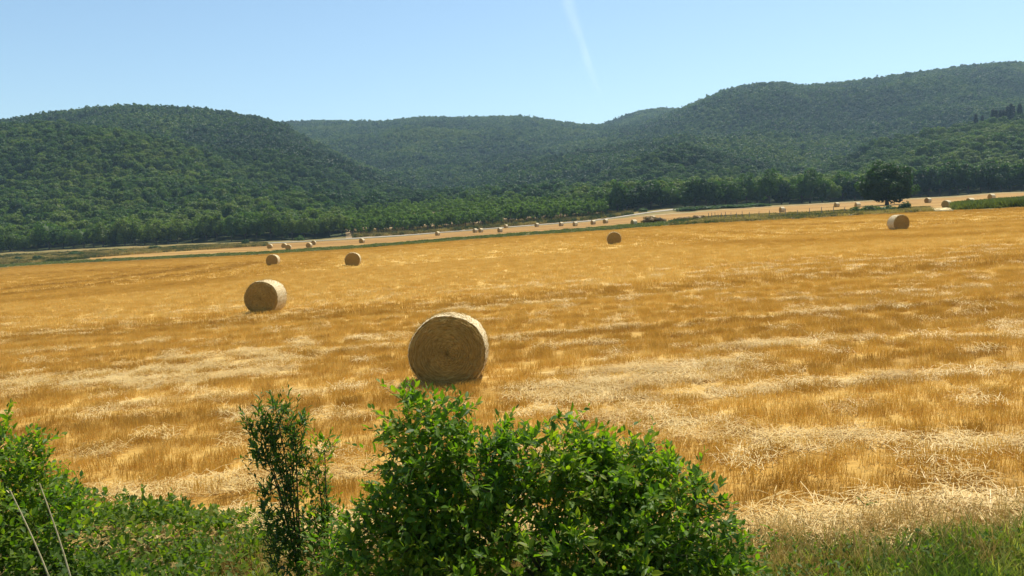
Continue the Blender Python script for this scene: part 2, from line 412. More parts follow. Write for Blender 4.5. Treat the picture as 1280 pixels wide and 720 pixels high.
def ribbon(name, tys, width, mat, lift):
    tys = np.array(tys, float)
    s = np.linspace(0, 1, 160); q = np.linspace(0, 1, len(tys))
    t = np.interp(s, q, tys[:, 0]); y = np.interp(s, q, tys[:, 1])
    k = np.ones(9) / 9
    pad = lambda a: np.convolve(np.pad(a, 4, 'edge'), k, 'valid')
    t, y = pad(t), pad(y)
    p = np.stack([t * y, y], -1); d = np.gradient(p, axis=0); d /= np.linalg.norm(d, axis=1)[:, None]
    nrm = np.stack([-d[:, 1], d[:, 0]], -1)
    w = width * (0.8 + 0.4 * vnoise(s * 30, s * 0))[:, None]
    L_, R_ = p + nrm * w / 2, p - nrm * w / 2
    pts = np.stack([L_, p, R_], 1).reshape(-1, 2)
    z = height(pts[:, 0], pts[:, 1]) + lift
    me = mesh_np(name, np.column_stack([pts, z]), grid_faces(160, 3), mat, None, True)
    return tag(link(name, me), kind='structure')
ribbon('gravel_track', [(T(u), y) for u, y in ((-150, 352), (0, 350), (150, 348), (300, 346), (430, 342), (560, 339), (650, 339), (740, 341), (772, 345), (800, 350), (830, 358), (860, 364), (900, 366), (960, 368))], 5.0, M_TRACK, 0.14)
ribbon('pale_lane', [(T(u), y) for u, y in ((800, 318), (850, 326), (900, 330), (960, 334), (1040, 334), (1120, 331), (1200, 325), (1290, 318), (1400, 310))], 9.0, simple_mat('pale_straw_lane', (0.44, 0.31, 0.14), (0.56, 0.42, 0.22), 0.3), 0.16)
ribbon('dry_ditch', [(T(u), y) for u, y in ((925, 176), (1000, 168), (1065, 165))], 6.0, M_TRACK, 0.10)
ribbon('field_entrance', [(T(u), y) for u, y in ((1154, 150), (1170, 150), (1188, 149))], 20.0, simple_mat('trodden_straw', (0.55, 0.40, 0.17), (0.68, 0.54, 0.28), 0.4), 0.12)

# ------------------------------------------------------------------ scattered cover (geometry nodes)
def scatter(name, pts, rot, scl, pick, tint, protos, label, cat):
    m = bpy.data.meshes.new(name)
    m.vertices.add(len(pts)); m.vertices.foreach_set('co', np.asarray(pts, np.float32).ravel())
    for k, dt, a in (('rot', 'FLOAT_VECTOR', rot), ('scl', 'FLOAT_VECTOR', scl)):
        x = m.attributes.new(k, dt, 'POINT'); x.data.foreach_set('vector', np.asarray(a, np.float32).ravel())
    x = m.attributes.new('pick', 'INT', 'POINT'); x.data.foreach_set('value', np.asarray(pick, np.int32))
    x = m.attributes.new('tint', 'FLOAT', 'POINT'); x.data.foreach_set('value', np.asarray(tint, np.float32))
    o = link(name, m); tag(o, label, cat, kind='stuff')
    ng = bpy.data.node_groups.new(name + '_nodes', 'GeometryNodeTree')
    ng.interface.new_socket('Geometry', in_out='INPUT', socket_type='NodeSocketGeometry')
    ng.interface.new_socket('Geometry', in_out='OUTPUT', socket_type='NodeSocketGeometry')
    N, L = ng.nodes, ng.links
    gi, go = N.new('NodeGroupInput'), N.new('NodeGroupOutput')
    iop = N.new('GeometryNodeInstanceOnPoints'); jn = N.new('GeometryNodeJoinGeometry')
    for p in reversed(protos):
        oi = N.new('GeometryNodeObjectInfo'); oi.inputs['Object'].default_value = p; oi.inputs['As Instance'].default_value = True
        L.new(oi.outputs['Geometry'], jn.inputs[0])
    def attr(k, dt):
        a = N.new('GeometryNodeInputNamedAttribute'); a.data_type = dt; a.inputs['Name'].default_value = k; return a.outputs['Attribute']
    L.new(gi.outputs[0], iop.inputs['Points']); L.new(jn.outputs[0], iop.inputs['Instance'])
    iop.inputs['Pick Instance'].default_value = True
    L.new(attr('pick', 'INT'), iop.inputs['Instance Index'])
    e2r = N.new('FunctionNodeEulerToRotation'); L.new(attr('rot', 'FLOAT_VECTOR'), e2r.inputs[0])
    L.new(e2r.outputs[0], iop.inputs['Rotation']); L.new(attr('scl', 'FLOAT_VECTOR'), iop.inputs['Scale'])
    L.new(iop.outputs[0], go.inputs[0])
    md = o.modifiers.new('scatter', 'NODES'); md.node_group = ng
    return o
def proto(name, mesh): return bpy.data.objects.new(name, mesh)      # kept out of the scene, only instanced

# ---- tree crowns
def unit(v): return v / (np.linalg.norm(v, axis=-1, keepdims=True) + 1e-9)
def quads_at(c, nrm, size, rng, aspect=0.7):
    """randomly turned little leaf-clump faces"""
    n = len(c); nrm = unit(nrm)
    a = unit(np.cross(nrm, rng.normal(size=(n, 3)))); b = np.cross(nrm, a)
    s = size[:, None] * 0.5
    bend = nrm * s * 0.35
    v = np.stack([c - a * s, c - b * s * aspect + bend, c + a * s, c + b * s * aspect + bend], 1).reshape(-1, 3)
    q = np.arange(4 * n).reshape(-1, 4)
    return v, q
def crown(rng, n_clump, per, leaf, rx=1.0, rz=0.95, zc=1.35, rc=(0.28, 0.46), low=-0.55, core=True):
    d = unit(rng.normal(size=(n_clump * 4, 3))); d = d[d[:, 2] > low][:n_clump]
    rad = rng.uniform(0.45, 0.85, len(d)) ** 0.6
    cen = d * rad[:, None] * np.array([rx, rx, rz]) * rng.uniform(0.82, 1.12, (len(d), 1)) + [0, 0, zc]
    V = []; Q = []; k = 0
    for c in cen:
        r = rng.uniform(*rc) * rx
        dd = unit(rng.normal(size=(per, 3)) + unit(c - [0, 0, zc]) * 0.7 + [0, 0, 0.3])
        pos = c + dd * r * rng.uniform(0.6, 1.08, (per, 1)) * [1, 1, 0.8]
        nr = dd + rng.normal(size=(per, 3)) * 0.45 + [0, 0, 0.15]
        v, q = quads_at(pos, nr, leaf * rng.uniform(0.6, 1.4, per), rng)
        V.append(v); Q.append(q + k); k += len(v)
    if core:  # unseen inner hull added to block gaps and light leaking through the crown
        th = np.linspace(0, 2 * np.pi, 10, endpoint=False); ph = np.linspace(-1.1, 1.3, 6)
        for a in range(len(ph) - 1):
            for b in range(10):
                P = []
                for (i, j) in ((a, b), (a, b + 1), (a + 1, b + 1), (a + 1, b)):
                    p_, t_ = ph[i], th[j % 10]; rr = 0.66 + 0.1 * math.sin(3 * t_ + 2 * p_)
                    P.append([rx * rr * math.cos(p_) * math.cos(t_), rx * rr * math.cos(p_) * math.sin(t_), zc + rz * rr * math.sin(p_)])
                V.append(np.array(P)); Q.append(np.array([[k, k + 1, k + 2, k + 3]])); k += 4
    return np.concatenate(V), np.concatenate(Q)

r_ = np.random.default_rng(11)
far_protos = [proto('far_crown', mesh_np('far_crown', *crown(r_, 11, 22, 0.34), M_FOREST)) for i in range(4)]
near_protos = [proto('near_crown', mesh_np('near_crown', *crown(r_, 26, 46, 0.19, rz=rz), M_FOREST)) for rz in (0.85, 1.0, 1.15, 0.95, 1.05)]

def forest_points(y0, y1, cell, rng, tmax=0.92):
    xs = np.arange(-tmax * y1, tmax * y1, cell); ys = np.arange(y0, y1, cell)
    Xf, Yf = np.meshgrid(xs, ys)
    Xf = (Xf + rng.uniform(-.5, .5, Xf.shape) * cell).ravel(); Yf = (Yf + rng.uniform(-.5, .5, Yf.shape) * cell).ravel()
    t = Xf / Yf
    k = np.abs(t) < tmax; Xf, Yf, t = Xf[k], Yf[k], t[k]
    return Xf, Yf, t
# what hides behind nearer slopes is not planted
TB = np.linspace(-0.95, 0.95, 381); YB = np.concatenate([np.arange(300, 1100, 8), np.arange(1100, 2800, 20)])
TG, YG = np.meshgrid(TB, YB)
EL = (height(TG * YG, YG) - CAM_Z) / YG
ELMAX = np.maximum.accumulate(EL, axis=0)
def visible(x, y, t, top):
    i = np.clip(np.searchsorted(YB, y) - 2, 0, len(YB) - 1); j = np.clip(np.round((t + 0.95) / 0.005).astype(int), 0, 380)
    e = (height(x, y) + top - CAM_Z) / y
    return e > ELMAX[i, j] - 0.001

TP0, TP1 = T(436), T(768)
def plant(name, y0, y1, cell, srange, protos, label, rng, edge_gap=14.0):
    x, y, t = forest_points(y0, y1, cell, rng)
    k = y > YE(t) + edge_gap
    k &= ~((t > TP0) & (t < TP1) & (y < YBACK(t)))
    k &= visible(x, y, t, 14)
    x, y, t = x[k], y[k], t[k]
    z = height(x, y)
    n = len(x)
    s = rng.uniform(*srange, n) * (0.85 + 0.3 * rng.random(n) ** 3)
    big = fbm(x / 130, y / 130, 3); mid = fbm(x / 22 + 50, y / 22, 2)
    tint = 0.50 + (big - 0.5) * 1.3 + (mid - 0.5) * 0.6 + rng.normal(0, 0.17, n)
    tint += 0.36 * smooth(640, 430, y)
    sc3 = np.stack([s, s, s * rng.uniform(0.85, 1.2, n)], -1)
    rot = np.stack([rng.normal(0, .08, n), rng.normal(0, .08, n), rng.uniform(0, 6.28, n)], -1)
    return scatter(name, np.stack([x, y, z - 0.3], -1), rot, sc3, rng.integers(0, len(protos), n), np.clip(tint, 0, 1), protos, label, 'forest')
fr = np.random.default_rng(21)
plant('foothill_forest', 370, 720, 5.3, (2.8, 4.6), near_protos, 'dense green broadleaf forest on the lower slopes behind the fields', fr)
plant('hillside_forest', 720, 1250, 5.4, (2.7, 4.1), far_protos, 'olive green forest covering the middle slopes of the hills', fr)
plant('distant_forest', 1250, 2350, 7.0, (3.3, 4.9), far_protos, 'hazy blue green forest covering the farthest hills below the skyline', fr)

# ------------------------------------------------------------------ single trees
def trunk_mesh(name, rng, h, r0, limbs=5, spread=0.45, lean=0.03):
    parts = []
    n = 6; zz = np.linspace(-0.15, h, n)
    px = np.cumsum(rng.normal(0, lean * h / n, n)); py = np.cumsum(rng.normal(0, lean * h / n, n))
    parts.append(tube(np.stack([px, py, zz], -1), np.linspace(r0, r0 * 0.3, n) * np.array([1.25, 1, 1, 1, 1, 1]), 7))
    for i in range(limbs):
        a = rng.uniform(0, 6.28); f = rng.uniform(0.35, 0.85); k = int(f * (n - 1))
        L_ = h * spread * rng.uniform(0.7, 1.2); b = np.array([px[k], py[k], zz[k]])
        s = np.linspace(0, 1, 4)[:, None]
        pts = b + s * L_ * np.array([math.cos(a), math.sin(a), 0]) * 0.8 + (s ** 1.3) * L_ * np.array([0, 0, 0.75])
        parts.append(tube(pts, np.linspace(r0 * 0.5, r0 * 0.12, 4), 5))
    v, q = join(parts)
    return mesh_np(name, v, q, M_BARK, None, True)

tr = np.random.default_rng(31)
EDGE = []
for i in range(6):
    rz = (0.95, 1.1, 1.25, 1.0, 0.9, 1.15)[i]
    EDGE.append((mesh_np('crown', *crown(tr, 34, 62, 0.15, rz=rz, zc=1.15 * rz + 0.1, low=-0.85), M_TREE), trunk_mesh('trunk', tr, 1.3 * rz, 0.085, 6)))
M_YOUNG = foliage_mat('young_tree_leaves', [(0, (0.045, 0.095, 0.014)), (1, (0.105, 0.165, 0.022))], 'color', 0.45, 0.55, 0.2, (1.1, 1.2, 0.4), 1.5)
YOUNG = []
for i in range(4):
    YOUNG.append((mesh_np('crown', *crown(tr, 14, 34, 0.26, rx=0.9, rz=1.05, zc=1.62, low=-0.9, core=False), M_YOUNG), trunk_mesh('trunk', tr, 1.9, 0.06, 5, 0.3)))

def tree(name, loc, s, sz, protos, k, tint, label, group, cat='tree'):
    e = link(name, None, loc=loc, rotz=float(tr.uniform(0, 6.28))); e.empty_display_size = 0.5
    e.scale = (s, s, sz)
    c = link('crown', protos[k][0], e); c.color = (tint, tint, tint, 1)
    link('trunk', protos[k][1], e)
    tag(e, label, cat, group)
    return e

def edge_row(u0, u1, step, back, srange, tint, name, label, group):
    u = u0
    while u < u1:
        t = T(u); y = float(YE(np.array([t]))[0]) + back + tr.uniform(-3, 4)
        s = tr.uniform(*srange)
        tree(name, (t * y, y, H(t * y, y) - 0.1), s, s * tr.uniform(0.95, 1.25), EDGE, int(tr.integers(0, 6)), float(np.clip(tint + tr.normal(0, 0.14), 0, 1)), label, group)
        u += step * tr.uniform(0.75, 1.25)
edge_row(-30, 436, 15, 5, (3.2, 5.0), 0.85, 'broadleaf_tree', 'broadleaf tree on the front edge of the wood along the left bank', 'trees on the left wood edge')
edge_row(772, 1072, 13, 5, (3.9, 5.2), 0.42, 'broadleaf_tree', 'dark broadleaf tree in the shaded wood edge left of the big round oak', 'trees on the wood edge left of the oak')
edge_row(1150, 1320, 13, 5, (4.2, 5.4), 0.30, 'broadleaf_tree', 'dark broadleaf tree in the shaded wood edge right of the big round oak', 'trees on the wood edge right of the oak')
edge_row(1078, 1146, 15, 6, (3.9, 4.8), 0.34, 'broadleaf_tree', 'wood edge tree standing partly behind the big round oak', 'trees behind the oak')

# plantation of young trees in rows
row_y = [364, 372, 381, 392, 405, 420, 438, 458, 482, 510, 545]
cnt = 0
for ri, y in enumerate(row_y):
    x = TP0 * y + tr.uniform(0, 3)
    while x < TP1 * y - 2:
        yy = y + tr.normal(0, 0.5) + (float(YE(np.array([x / y]))[0]) - 366) * 0.8
        s = tr.uniform(2.3, 3.2) * (1.0 + 0.02 * ri)
        if cnt < 300 and yy < float(YBACK(np.array(x / yy))) - 3:
            tree('plantation_tree', (x, yy, H(x, yy) - 0.05), s, s * tr.uniform(0.95, 1.2), YOUNG, int(tr.integers(0, 4)), float(np.clip(0.80 + tr.normal(0, 0.10), 0, 1)),
                 'young green tree standing in the plantation rows beyond the far field', 'young trees in the plantation'); cnt += 1
        x += tr.uniform(3.2, 4.8) + 0.2 * ri
print('plantation', cnt)

# the big oak
ok = np.random.default_rng(5)
oy = 232.0; op = at(1109, 254.5, oy); op.z = H(op.x, op.y)
oak = tag(link('oak_tree', None, loc=op), 'big round dark green oak standing alone before the wood', 'tree')
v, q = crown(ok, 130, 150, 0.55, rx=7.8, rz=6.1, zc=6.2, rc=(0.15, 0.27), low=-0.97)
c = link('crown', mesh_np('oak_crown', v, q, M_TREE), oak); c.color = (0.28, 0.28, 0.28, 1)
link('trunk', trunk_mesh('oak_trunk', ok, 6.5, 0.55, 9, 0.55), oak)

# dark conifers on the right-hand crest
def conifer_mesh(rng):
    V = []; Q = []; k = 0
    for lv in range(14):
        z = 0.12 + lv / 14 * 0.86; r = 0.20 * (1 - z) + 0.02
        n = 60
        a = rng.uniform(0, 6.28, n); rr = r * rng.uniform(0.4, 1.1, n)
        c = np.stack([rr * np.cos(a), rr * np.sin(a), z - rr * 0.35 + rng.normal(0, .015, n)], -1)
        nr = np.stack([np.cos(a), np.sin(a), np.full(n, 0.9)], -1) + rng.normal(size=(n, 3)) * 0.4
        v, q = quads_at(c, nr, rng.uniform(0.08, 0.15, n), rng); V.append(v); Q.append(q + k); k += len(v)
    return np.concatenate(V), np.concatenate(Q)
M_CONIFER = foliage_mat('conifer_needles', [(0, (0.010, 0.022, 0.012)), (1, (0.02, 0.04, 0.018))], 'color', 0.1)
cm = [mesh_np('conifer_crown', *conifer_mesh(tr), M_CONIFER) for _ in range(3)]
ctm = trunk_mesh('conifer_trunk', tr, 0.9, 0.018, 0)
for u, hpx, lab in ((1222, 9, 'small dark conifer alone on the right hill crest'), (1230, 6, 'lowest dark conifer, right of the lone one on the crest'),
                    (1243, 11, None), (1247, 9, None), (1252, 10, None), (1256, 9, None), (1261, 12, None), (1265, 14, None), (1268, 12, None), (1276, 12, 'dark conifer on the hill crest nearest the right edge'), (1288, 11, 'dark conifer at the far right of the hill crest')):
    y = 690 + tr.uniform(-6, 6); p = ground_at(u - 4, y)
    ht = hpx * y / F * 1.2 + 9.0
    e = tag(link('conifer_tree', None, loc=p, rotz=float(tr.uniform(0, 6))), lab or 'dark pointed conifer in the tight clump on the right hill crest', 'tree', 'conifers on the right hill crest')
    e.scale = (ht * 0.9, ht * 0.9, ht)
    c = link('crown', cm[int(tr.integers(0, 3))], e); c.color = (0.02, 0.02, 0.02, 1); link('trunk', ctm, e)

# ------------------------------------------------------------------ hay bales
def bale_material(kind):
    m, nt, N, L, out = new_mat('bale_' + kind)
    tc = N.new('ShaderNodeTexCoord'); sp = N.new('ShaderNodeSeparateXYZ'); L.new(tc.outputs['Object'], sp.inputs[0])
    if kind == 'end':
        # rolled layers: noise in polar coordinates around the bale's axis (local y)
        x, z = sp.outputs[0], sp.outputs[2]
        rad = math_node(nt, 'SQRT', math_node(nt, 'ADD', math_node(nt, 'MULTIPLY', x, x), math_node(nt, 'MULTIPLY', z, z)), 0)
        ang = math_node(nt, 'ARCTAN2', z, x)
        cx = N.new('ShaderNodeCombineXYZ')
        L.new(math_node(nt, 'MULTIPLY', rad, 42.0), cx.inputs[0]); L.new(math_node(nt, 'MULTIPLY', ang, 3.0), cx.inputs[1])
        n = N.new('ShaderNodeTexNoise'); n.inputs['Scale'].default_value = 1.0; n.inputs['Detail'].default_value = 5; n.inputs['Roughness'].default_value = 0.65; L.new(cx.outputs[0], n.inputs['Vector'])
        r = ramp(nt, [(0.28, (0.16, 0.082, 0.012)), (0.5, (0.39, 0.23, 0.048)), (0.72, (0.60, 0.40, 0.11))]); L.new(n.outputs[0], r.inputs[0])
        h = n.outputs[0]; col = r.outputs[0]
    else:
        n = noise(nt, 1.0, 5, 0.6, mapscale=(26, 5, 26)); h = n.outputs[0]
        r = ramp(nt, [(0.3, (0.46, 0.34, 0.15)), (0.55, (0.66, 0.53, 0.30)), (0.75, (0.76, 0.66, 0.44))]); L.new(h, r.inputs[0])
        col = r.outputs[0]
    p = principled(nt, col, 0.75, 0.25)
    b = N.new('ShaderNodeBump'); b.inputs['Strength'].default_value = 0.7; b.inputs['Distance'].default_value = 0.03
    L.new(h, b.inputs['Height']); L.new(b.outputs[0], p.inputs['Normal']); L.new(p.outputs[0], out.inputs[0])
    return m
M_BEND, M_BWRAP = bale_material('end'), bale_material('wrap')
M_BSTRAW = simple_mat('bale_straw', (0.36, 0.22, 0.05), (0.58, 0.40, 0.13), 12, 0.6)
BR, BW = 0.81, 1.12              # bale radius and width
def flatten(v, cut, rng=None):
    """the bale sags on the ground: squash what lies below the cut"""
    v = v.copy(); low = v[:, 2] < cut
    v[low, 2] = cut + (v[low, 2] - cut) * 0.18
    return v
def bale_meshes(rng, detail):
    na, nr = (96, 34) if detail else (40, 10)
    th = np.linspace(0, 2 * np.pi, na, endpoint=False)
    wob = 1 + 0.018 * np.sin(2 * th + 1) + 0.012 * np.sin(5 * th + rng.uniform(0, 6)) + rng.normal(0, 0.004, na)
    ends = []
    for side in (-1, 1):                                    # the two rolled ends
        rr = np.linspace(0.004, 0.995, nr)
        Rg, Tg = np.meshgrid(rr, th, indexing='ij')
        spiral = Rg * 17 - Tg / (2 * np.pi)
        rel = 0.018 * np.sin(spiral * 2 * np.pi) + 0.03 * (fbm(Rg * 9 + side * 7 + 30, Tg * 3.0 + 10, 3) - 0.5) + rng.normal(0, 0.006, Rg.shape)
        rel = rel - 0.05 * smooth(0.86, 1.0, Rg) + 0.03 * np.cos(Rg * 2.2)
        yv = side * (BW / 2 + rel * (1 if detail else 0.6))
        v = np.stack([Rg * BR * wob[None] * np.cos(Tg), yv, Rg * BR * wob[None] * np.sin(Tg)], -1).reshape(-1, 3)
        i = np.arange(nr - 1)[:, None] * na; j = np.arange(na)[None]
        q = np.stack([i + j, i + (j + 1) % na, i + na + (j + 1) % na, i + na + j], -1).reshape(-1, 4)
        if side > 0: q = q[:, ::-1]
        ends.append(mesh_np('rolled_end', flatten(v, -0.68), q, M_BEND, None, True))
    ny = 15 if detail else 6
    ys = np.linspace(-BW / 2 + 0.045, BW / 2 - 0.045, ny)
    Yg, Tg = np.meshgrid(ys, th, indexing='ij')
    bulge = 1.012 + 0.012 * np.cos(Yg / BW * 3.0) + rng.normal(0, 0.004, Yg.shape) + 0.006 * np.sin(Yg * 40)
    bulge = np.where(np.abs(Yg) > BW / 2 - 0.05, 0.995, bulge)
    v = np.stack([BR * wob[None] * bulge * np.cos(Tg), Yg, BR * wob[None] * bulge * np.sin(Tg)], -1).reshape(-1, 3)
    i = np.arange(ny - 1)[:, None] * na; j = np.arange(na)[None]
    q = np.stack([i + j, i + na + j, i + na + (j + 1) % na, i + (j + 1) % na], -1).reshape(-1, 4)
    wrap = mesh_np('wrap', flatten(v, -0.68), q, M_BWRAP, None, True)
    fringe = None
    if detail:                                              # loose straws sticking out of ends and rim
        n = 3800
        a = rng.uniform(0, 6.28, n); r = BR * np.sqrt(rng.random(n)) * 1.0; sd = rng.choice([-1, 1], n)
        p = np.stack([r * np.cos(a), sd * (BW / 2 + rng.uniform(-0.02, 0.02, n)), r * np.sin(a)], -1)
        tang = np.stack([-np.sin(a), np.zeros(n), np.cos(a)], -1)
        d = unit(tang * rng.choice([-1, 1], (n, 1)) + rng.normal(0, .35, (n, 3)) + np.stack([np.zeros(n), sd * 0.25, np.zeros(n)], -1))
        m2 = 1500
        a2 = rng.uniform(0, 6.28, m2); y2 = rng.uniform(-BW / 2, BW / 2, m2)
        p2 = np.stack([BR * 1.01 * np.cos(a2), y2, BR * 1.01 * np.sin(a2)], -1)
        d2 = unit(np.stack([-np.sin(a2), np.zeros(m2), np.cos(a2)], -1) * rng.choice([-1, 1], (m2, 1)) + rng.normal(0, .3, (m2, 3)) + 0.18 * np.stack([np.cos(a2), np.zeros(m2), np.sin(a2)], -1))
        p = np.concatenate([p, p2]); d = np.concatenate([d, d2])
        ok_ = p[:, 2] > -0.66; p, d = p[ok_], d[ok_]; n = len(p)
        ln = rng.uniform(0.05, 0.16, n)[:, None]; w = unit(np.cross(d, rng.normal(size=(n, 3)))) * 0.0035
        v = np.stack([p - w, p + w, p + d * ln + w * 0.6, p + d * ln - w * 0.6], 1).reshape(-1, 3)
        fringe = mesh_np('loose_straw', v, np.arange(4 * n).reshape(-1, 4), M_BSTRAW)
    return ends, wrap, fringe
br = np.random.default_rng(77)
BIG = bale_meshes(br, True); SMALL = bale_meshes(br, False)
BALE_DZ = 0.68 + 0.13 * 0.18 - 0.05
def bale(p, yaw, label, group, big, tilt=0.0, size=1.0):
    e = link('straw_bale', None, loc=(p.x, p.y, p.z + 0.03)); e.empty_display_size = 0.3
    e.rotation_euler = (0, -math.atan(G), yaw); e.scale = (size,) * 3
    ends, wrap, fringe = BIG if big else SMALL
    for nm, me in (('rolled_end', ends[0]), ('rolled_end', ends[1]), ('wrap', wrap), ('loose_straw', fringe)):
        if me is None: continue
        o = link(nm, me, e, loc=(0, 0, BALE_DZ))
        if nm == 'loose_straw': tag(o, kind='stuff')
    return tag(e, label, 'straw bale', group)
def yaw_for(p, deg):
    """turn the bale's front end towards the camera, then by deg (positive shows its left flank)"""
    return math.atan2(p.y, p.x) - math.pi / 2 + math.radians(deg)
for u, v, dg, lab in ((565, 478, -6, 'largest straw bale, nearest, behind the leafy bush'),
                      (334, 391, -25, 'round straw bale left of the nearest one, second largest in view'),
                      (342, 333, -19, 'leftmost small round bale in the near field, pale side lit on its right'),
                      (442, 334, -8, 'small round bale in the near field right of the leftmost one'),
                      (768, 307, 1, 'small dark round bale showing only its end, middle of the near field'),
                      (1123, 289, 34, 'round bale in front of the big oak with its pale flank on the left')):
    p = on_ground(u, v - 1)
    b = bale(p, yaw_for(p, dg), lab, 'bales in the near field', True, size=1.05 if u < 600 and v > 380 else 1.0)
    if u == 565: b.rotation_euler.x = -math.radians(2.5)
FAR = [(337.5, 308, -20, 'brownish bale, leftmost of the far field'), (355.5, 307, -25, 'pale bale in the touching pair, left end of the far field'), (360.5, 309, -10, 'darker bale in the touching pair, left end of the far field'),
       (386.5, 306.5, -30, 'pale bale in front of a darker one below the left wood'), (392, 303.5, -15, 'darker bale just behind a pale one below the left wood'), (452.5, 301, -40, 'single far bale below the left end of the plantation'),
       (547, 292, -50, 'single far bale before the middle of the plantation'), (594, 288.3, -55, 'left bale of the close pair before the plantation'), (601, 288, -55, 'right bale of the close pair before the plantation'),
       (625, 287.6, -60, 'far bale just right of the close pair before the plantation'), (632.5, 283, -50, 'far bale nearest the plantation edge, right of the close pair'),
       (671, 281.2, -55, 'far bale by the pale line under the right plantation trees'), (701.5, 280.2, -60, 'left one of two evenly spaced far bales below the plantation end'), (719, 280, -60, 'right one of two evenly spaced far bales below the plantation end'),
       (741.5, 278, -60, 'far bale before the last plantation trees, left of its neighbour'), (757, 276.6, -50, 'far bale at the very end of the plantation'), (792.5, 278.3, -60, 'pale bale just left of the brown scrub patch'),
       (816, 273, -65, 'white topped bale showing above the brown scrub patch'), (977.5, 262, -65, 'pale bale right of the fence posts'), (1046, 256, -60, 'pale far bale left of the big oak, the left one of two'),
       (1072, 256.5, -65, 'pale far bale beside the crown of the big oak'), (1160, 250.5, -45, 'small far bale just right of the big oak'), (1183.5, 255, -35, 'larger bale at the pale field entrance right of the oak'),
       (1213, 252, -55, 'pale bale behind the tall green crop'), (1239.5, 246, -50, 'farthest right bale close to the wood edge')]
for u, v, dg, lab in FAR:
    p = on_ground(u, v, 0.75)
    bale(p, yaw_for(p, dg), lab, 'bales in the far field', False)

# ------------------------------------------------------------------ stubble and straw on the near field
def blades(rng, n, w, h, hs, size, width, segs=1, lean=0.12, rows=0):
    x = rng.uniform(-w / 2, w / 2, n); y = rng.uniform(-w / 2, w / 2, n)
    if rows:
        y = (np.floor((y / w + 0.5) * rows) + 0.5) / rows * w - w / 2 + rng.normal(0, w / rows * 0.16, n)
    hh = h * rng.uniform(1 - hs, 1 + hs, n)
    d = np.stack([rng.normal(0, lean, n), rng.normal(0, lean, n), np.ones(n)], -1) * hh[:, None]
    a = rng.uniform(0, 6.28, n); wv = np.stack([np.cos(a), np.sin(a), np.zeros(n)], -1) * width * 0.5 * rng.uniform(.7, 1.3, (n, 1))
    b = np.stack([x, y, np.full(n, -0.02)], -1)
    v = np.stack([b - wv, b + wv, b + d + wv * 0.8, b + d - wv * 0.8], 1).reshape(-1, 3)
    return v, np.arange(4 * n).reshape(-1, 4)
def lying(rng, n, w, ln, width, zmax=0.07):
    p = np.stack([rng.uniform(-w / 2, w / 2, n), rng.uniform(-w / 2, w / 2, n), rng.uniform(0.01, zmax, n)], -1)
    a = rng.uniform(0, 6.28, n); L_ = ln * rng.uniform(0.4, 1.3, n)
    d = np.stack([np.cos(a) * L_, np.sin(a) * L_, rng.normal(0.0, 0.12, n) * L_], -1)
    m = p + d * 0.5 + np.stack([np.zeros(n), np.zeros(n), rng.uniform(0, .05, n)], -1)
    wv = unit(np.cross(d, [0, 0, 1])) * width * 0.5
    v = np.stack([p - wv, p + wv, m + wv, m - wv, p + d + wv, p + d - wv], 1).reshape(-1, 3)
    i = np.arange(n)[:, None] * 6
    q = np.concatenate([i + [0, 1, 2, 3], i + [3, 2, 4, 5]])
    return v, q
sr = np.random.default_rng(41)
ST_NEAR = [proto('stubble', mesh_np('stubble', *blades(sr, 180, 0.5, 0.140, 0.3, 0, 0.0060, rows=4, lean=0.2), M_STUBBLE)) for _ in range(5)]
ST_MID = [proto('stubble_mid', mesh_np('stubble_mid', *blades(sr, 110, 0.7, 0.145, 0.3, 0, 0.011, lean=0.2), M_STUBBLE)) for _ in range(4)]
ST_FAR = [proto('stubble_far', mesh_np('stubble_far', *blades(sr, 100, 1.6, 0.16, 0.35, 0, 0.03), M_STUBBLE)) for _ in range(4)]
LY_NEAR = [proto('straw', mesh_np('straw', *lying(sr, 150, 0.75, 0.30, 0.0085, 0.10), M_LYING)) for _ in range(5)]

def scatter_field(name, y0, y1, cell, protos, label, want, rng, jitter=0.5, hs=1.0, tmax=0.85):
    xs = np.arange(-tmax * y1, tmax * y1, cell); ys = np.arange(y0, y1, cell)
    x, y = np.meshgrid(xs, ys)
    x = (x + rng.uniform(-jitter, jitter, x.shape) * cell).ravel(); y = (y + rng.uniform(-jitter, jitter, y.shape) * cell).ravel()
    t = x / np.maximum(y, 1)
    k = (np.abs(t) < tmax) & (y > Y0(t) + (0.30 if want == 'stand' else -0.15)) & (y < Y1(t) - 0.5) & (y > y0) & (y < y1)
    x, y = x[k], y[k]
    z = height(x, y) + 0.02 + 0.05 * (fbm(x * 0.5, y * 1.6, 4) - 0.3)
    s = swath(x, y, z)
    if want == 'stand':
        k = rng.random(len(x)) > s * 0.68
    else:
        k = rng.random(len(x)) < np.maximum(s * 1.15, 0.04)
    x, y, z, s = x[k], y[k], z[k], s[k]; n = len(x)
    row = row_tone(x, y); sm = fbm(x * 0.7, y * 1.5, 3)
    tint = 0.45 + (row - 0.5) * 0.65 + (sm - 0.5) * 0.2 + rng.normal(0, 0.12, n) + s * 0.35
    if want == 'lie': tint = 0.50 + (sm - 0.5) * 0.8 + rng.normal(0, 0.16, n)
    hgt = rng.uniform(0.75, 1.2, n) * (0.75 + 0.5 * fbm(x * 0.1 + 3, rowc(x, y) * 1.3, 3)) * hs * (1 - 0.35 * s)
    rot = np.stack([rng.normal(0, .06, n), rng.normal(0, .06, n), rng.normal(0, .25, n) + rng.choice([0, math.pi], n)], -1)
    return scatter(name, np.stack([x, y, z], -1), rot, np.stack([np.ones(n), np.ones(n), hgt], -1), rng.integers(0, len(protos), n), np.clip(tint, 0, 1), protos, label, 'stubble')
scatter_field('standing_stubble', 8.2, 34, 0.46, ST_NEAR, 'upright golden brown stubble in the front of the field', 'stand', sr)
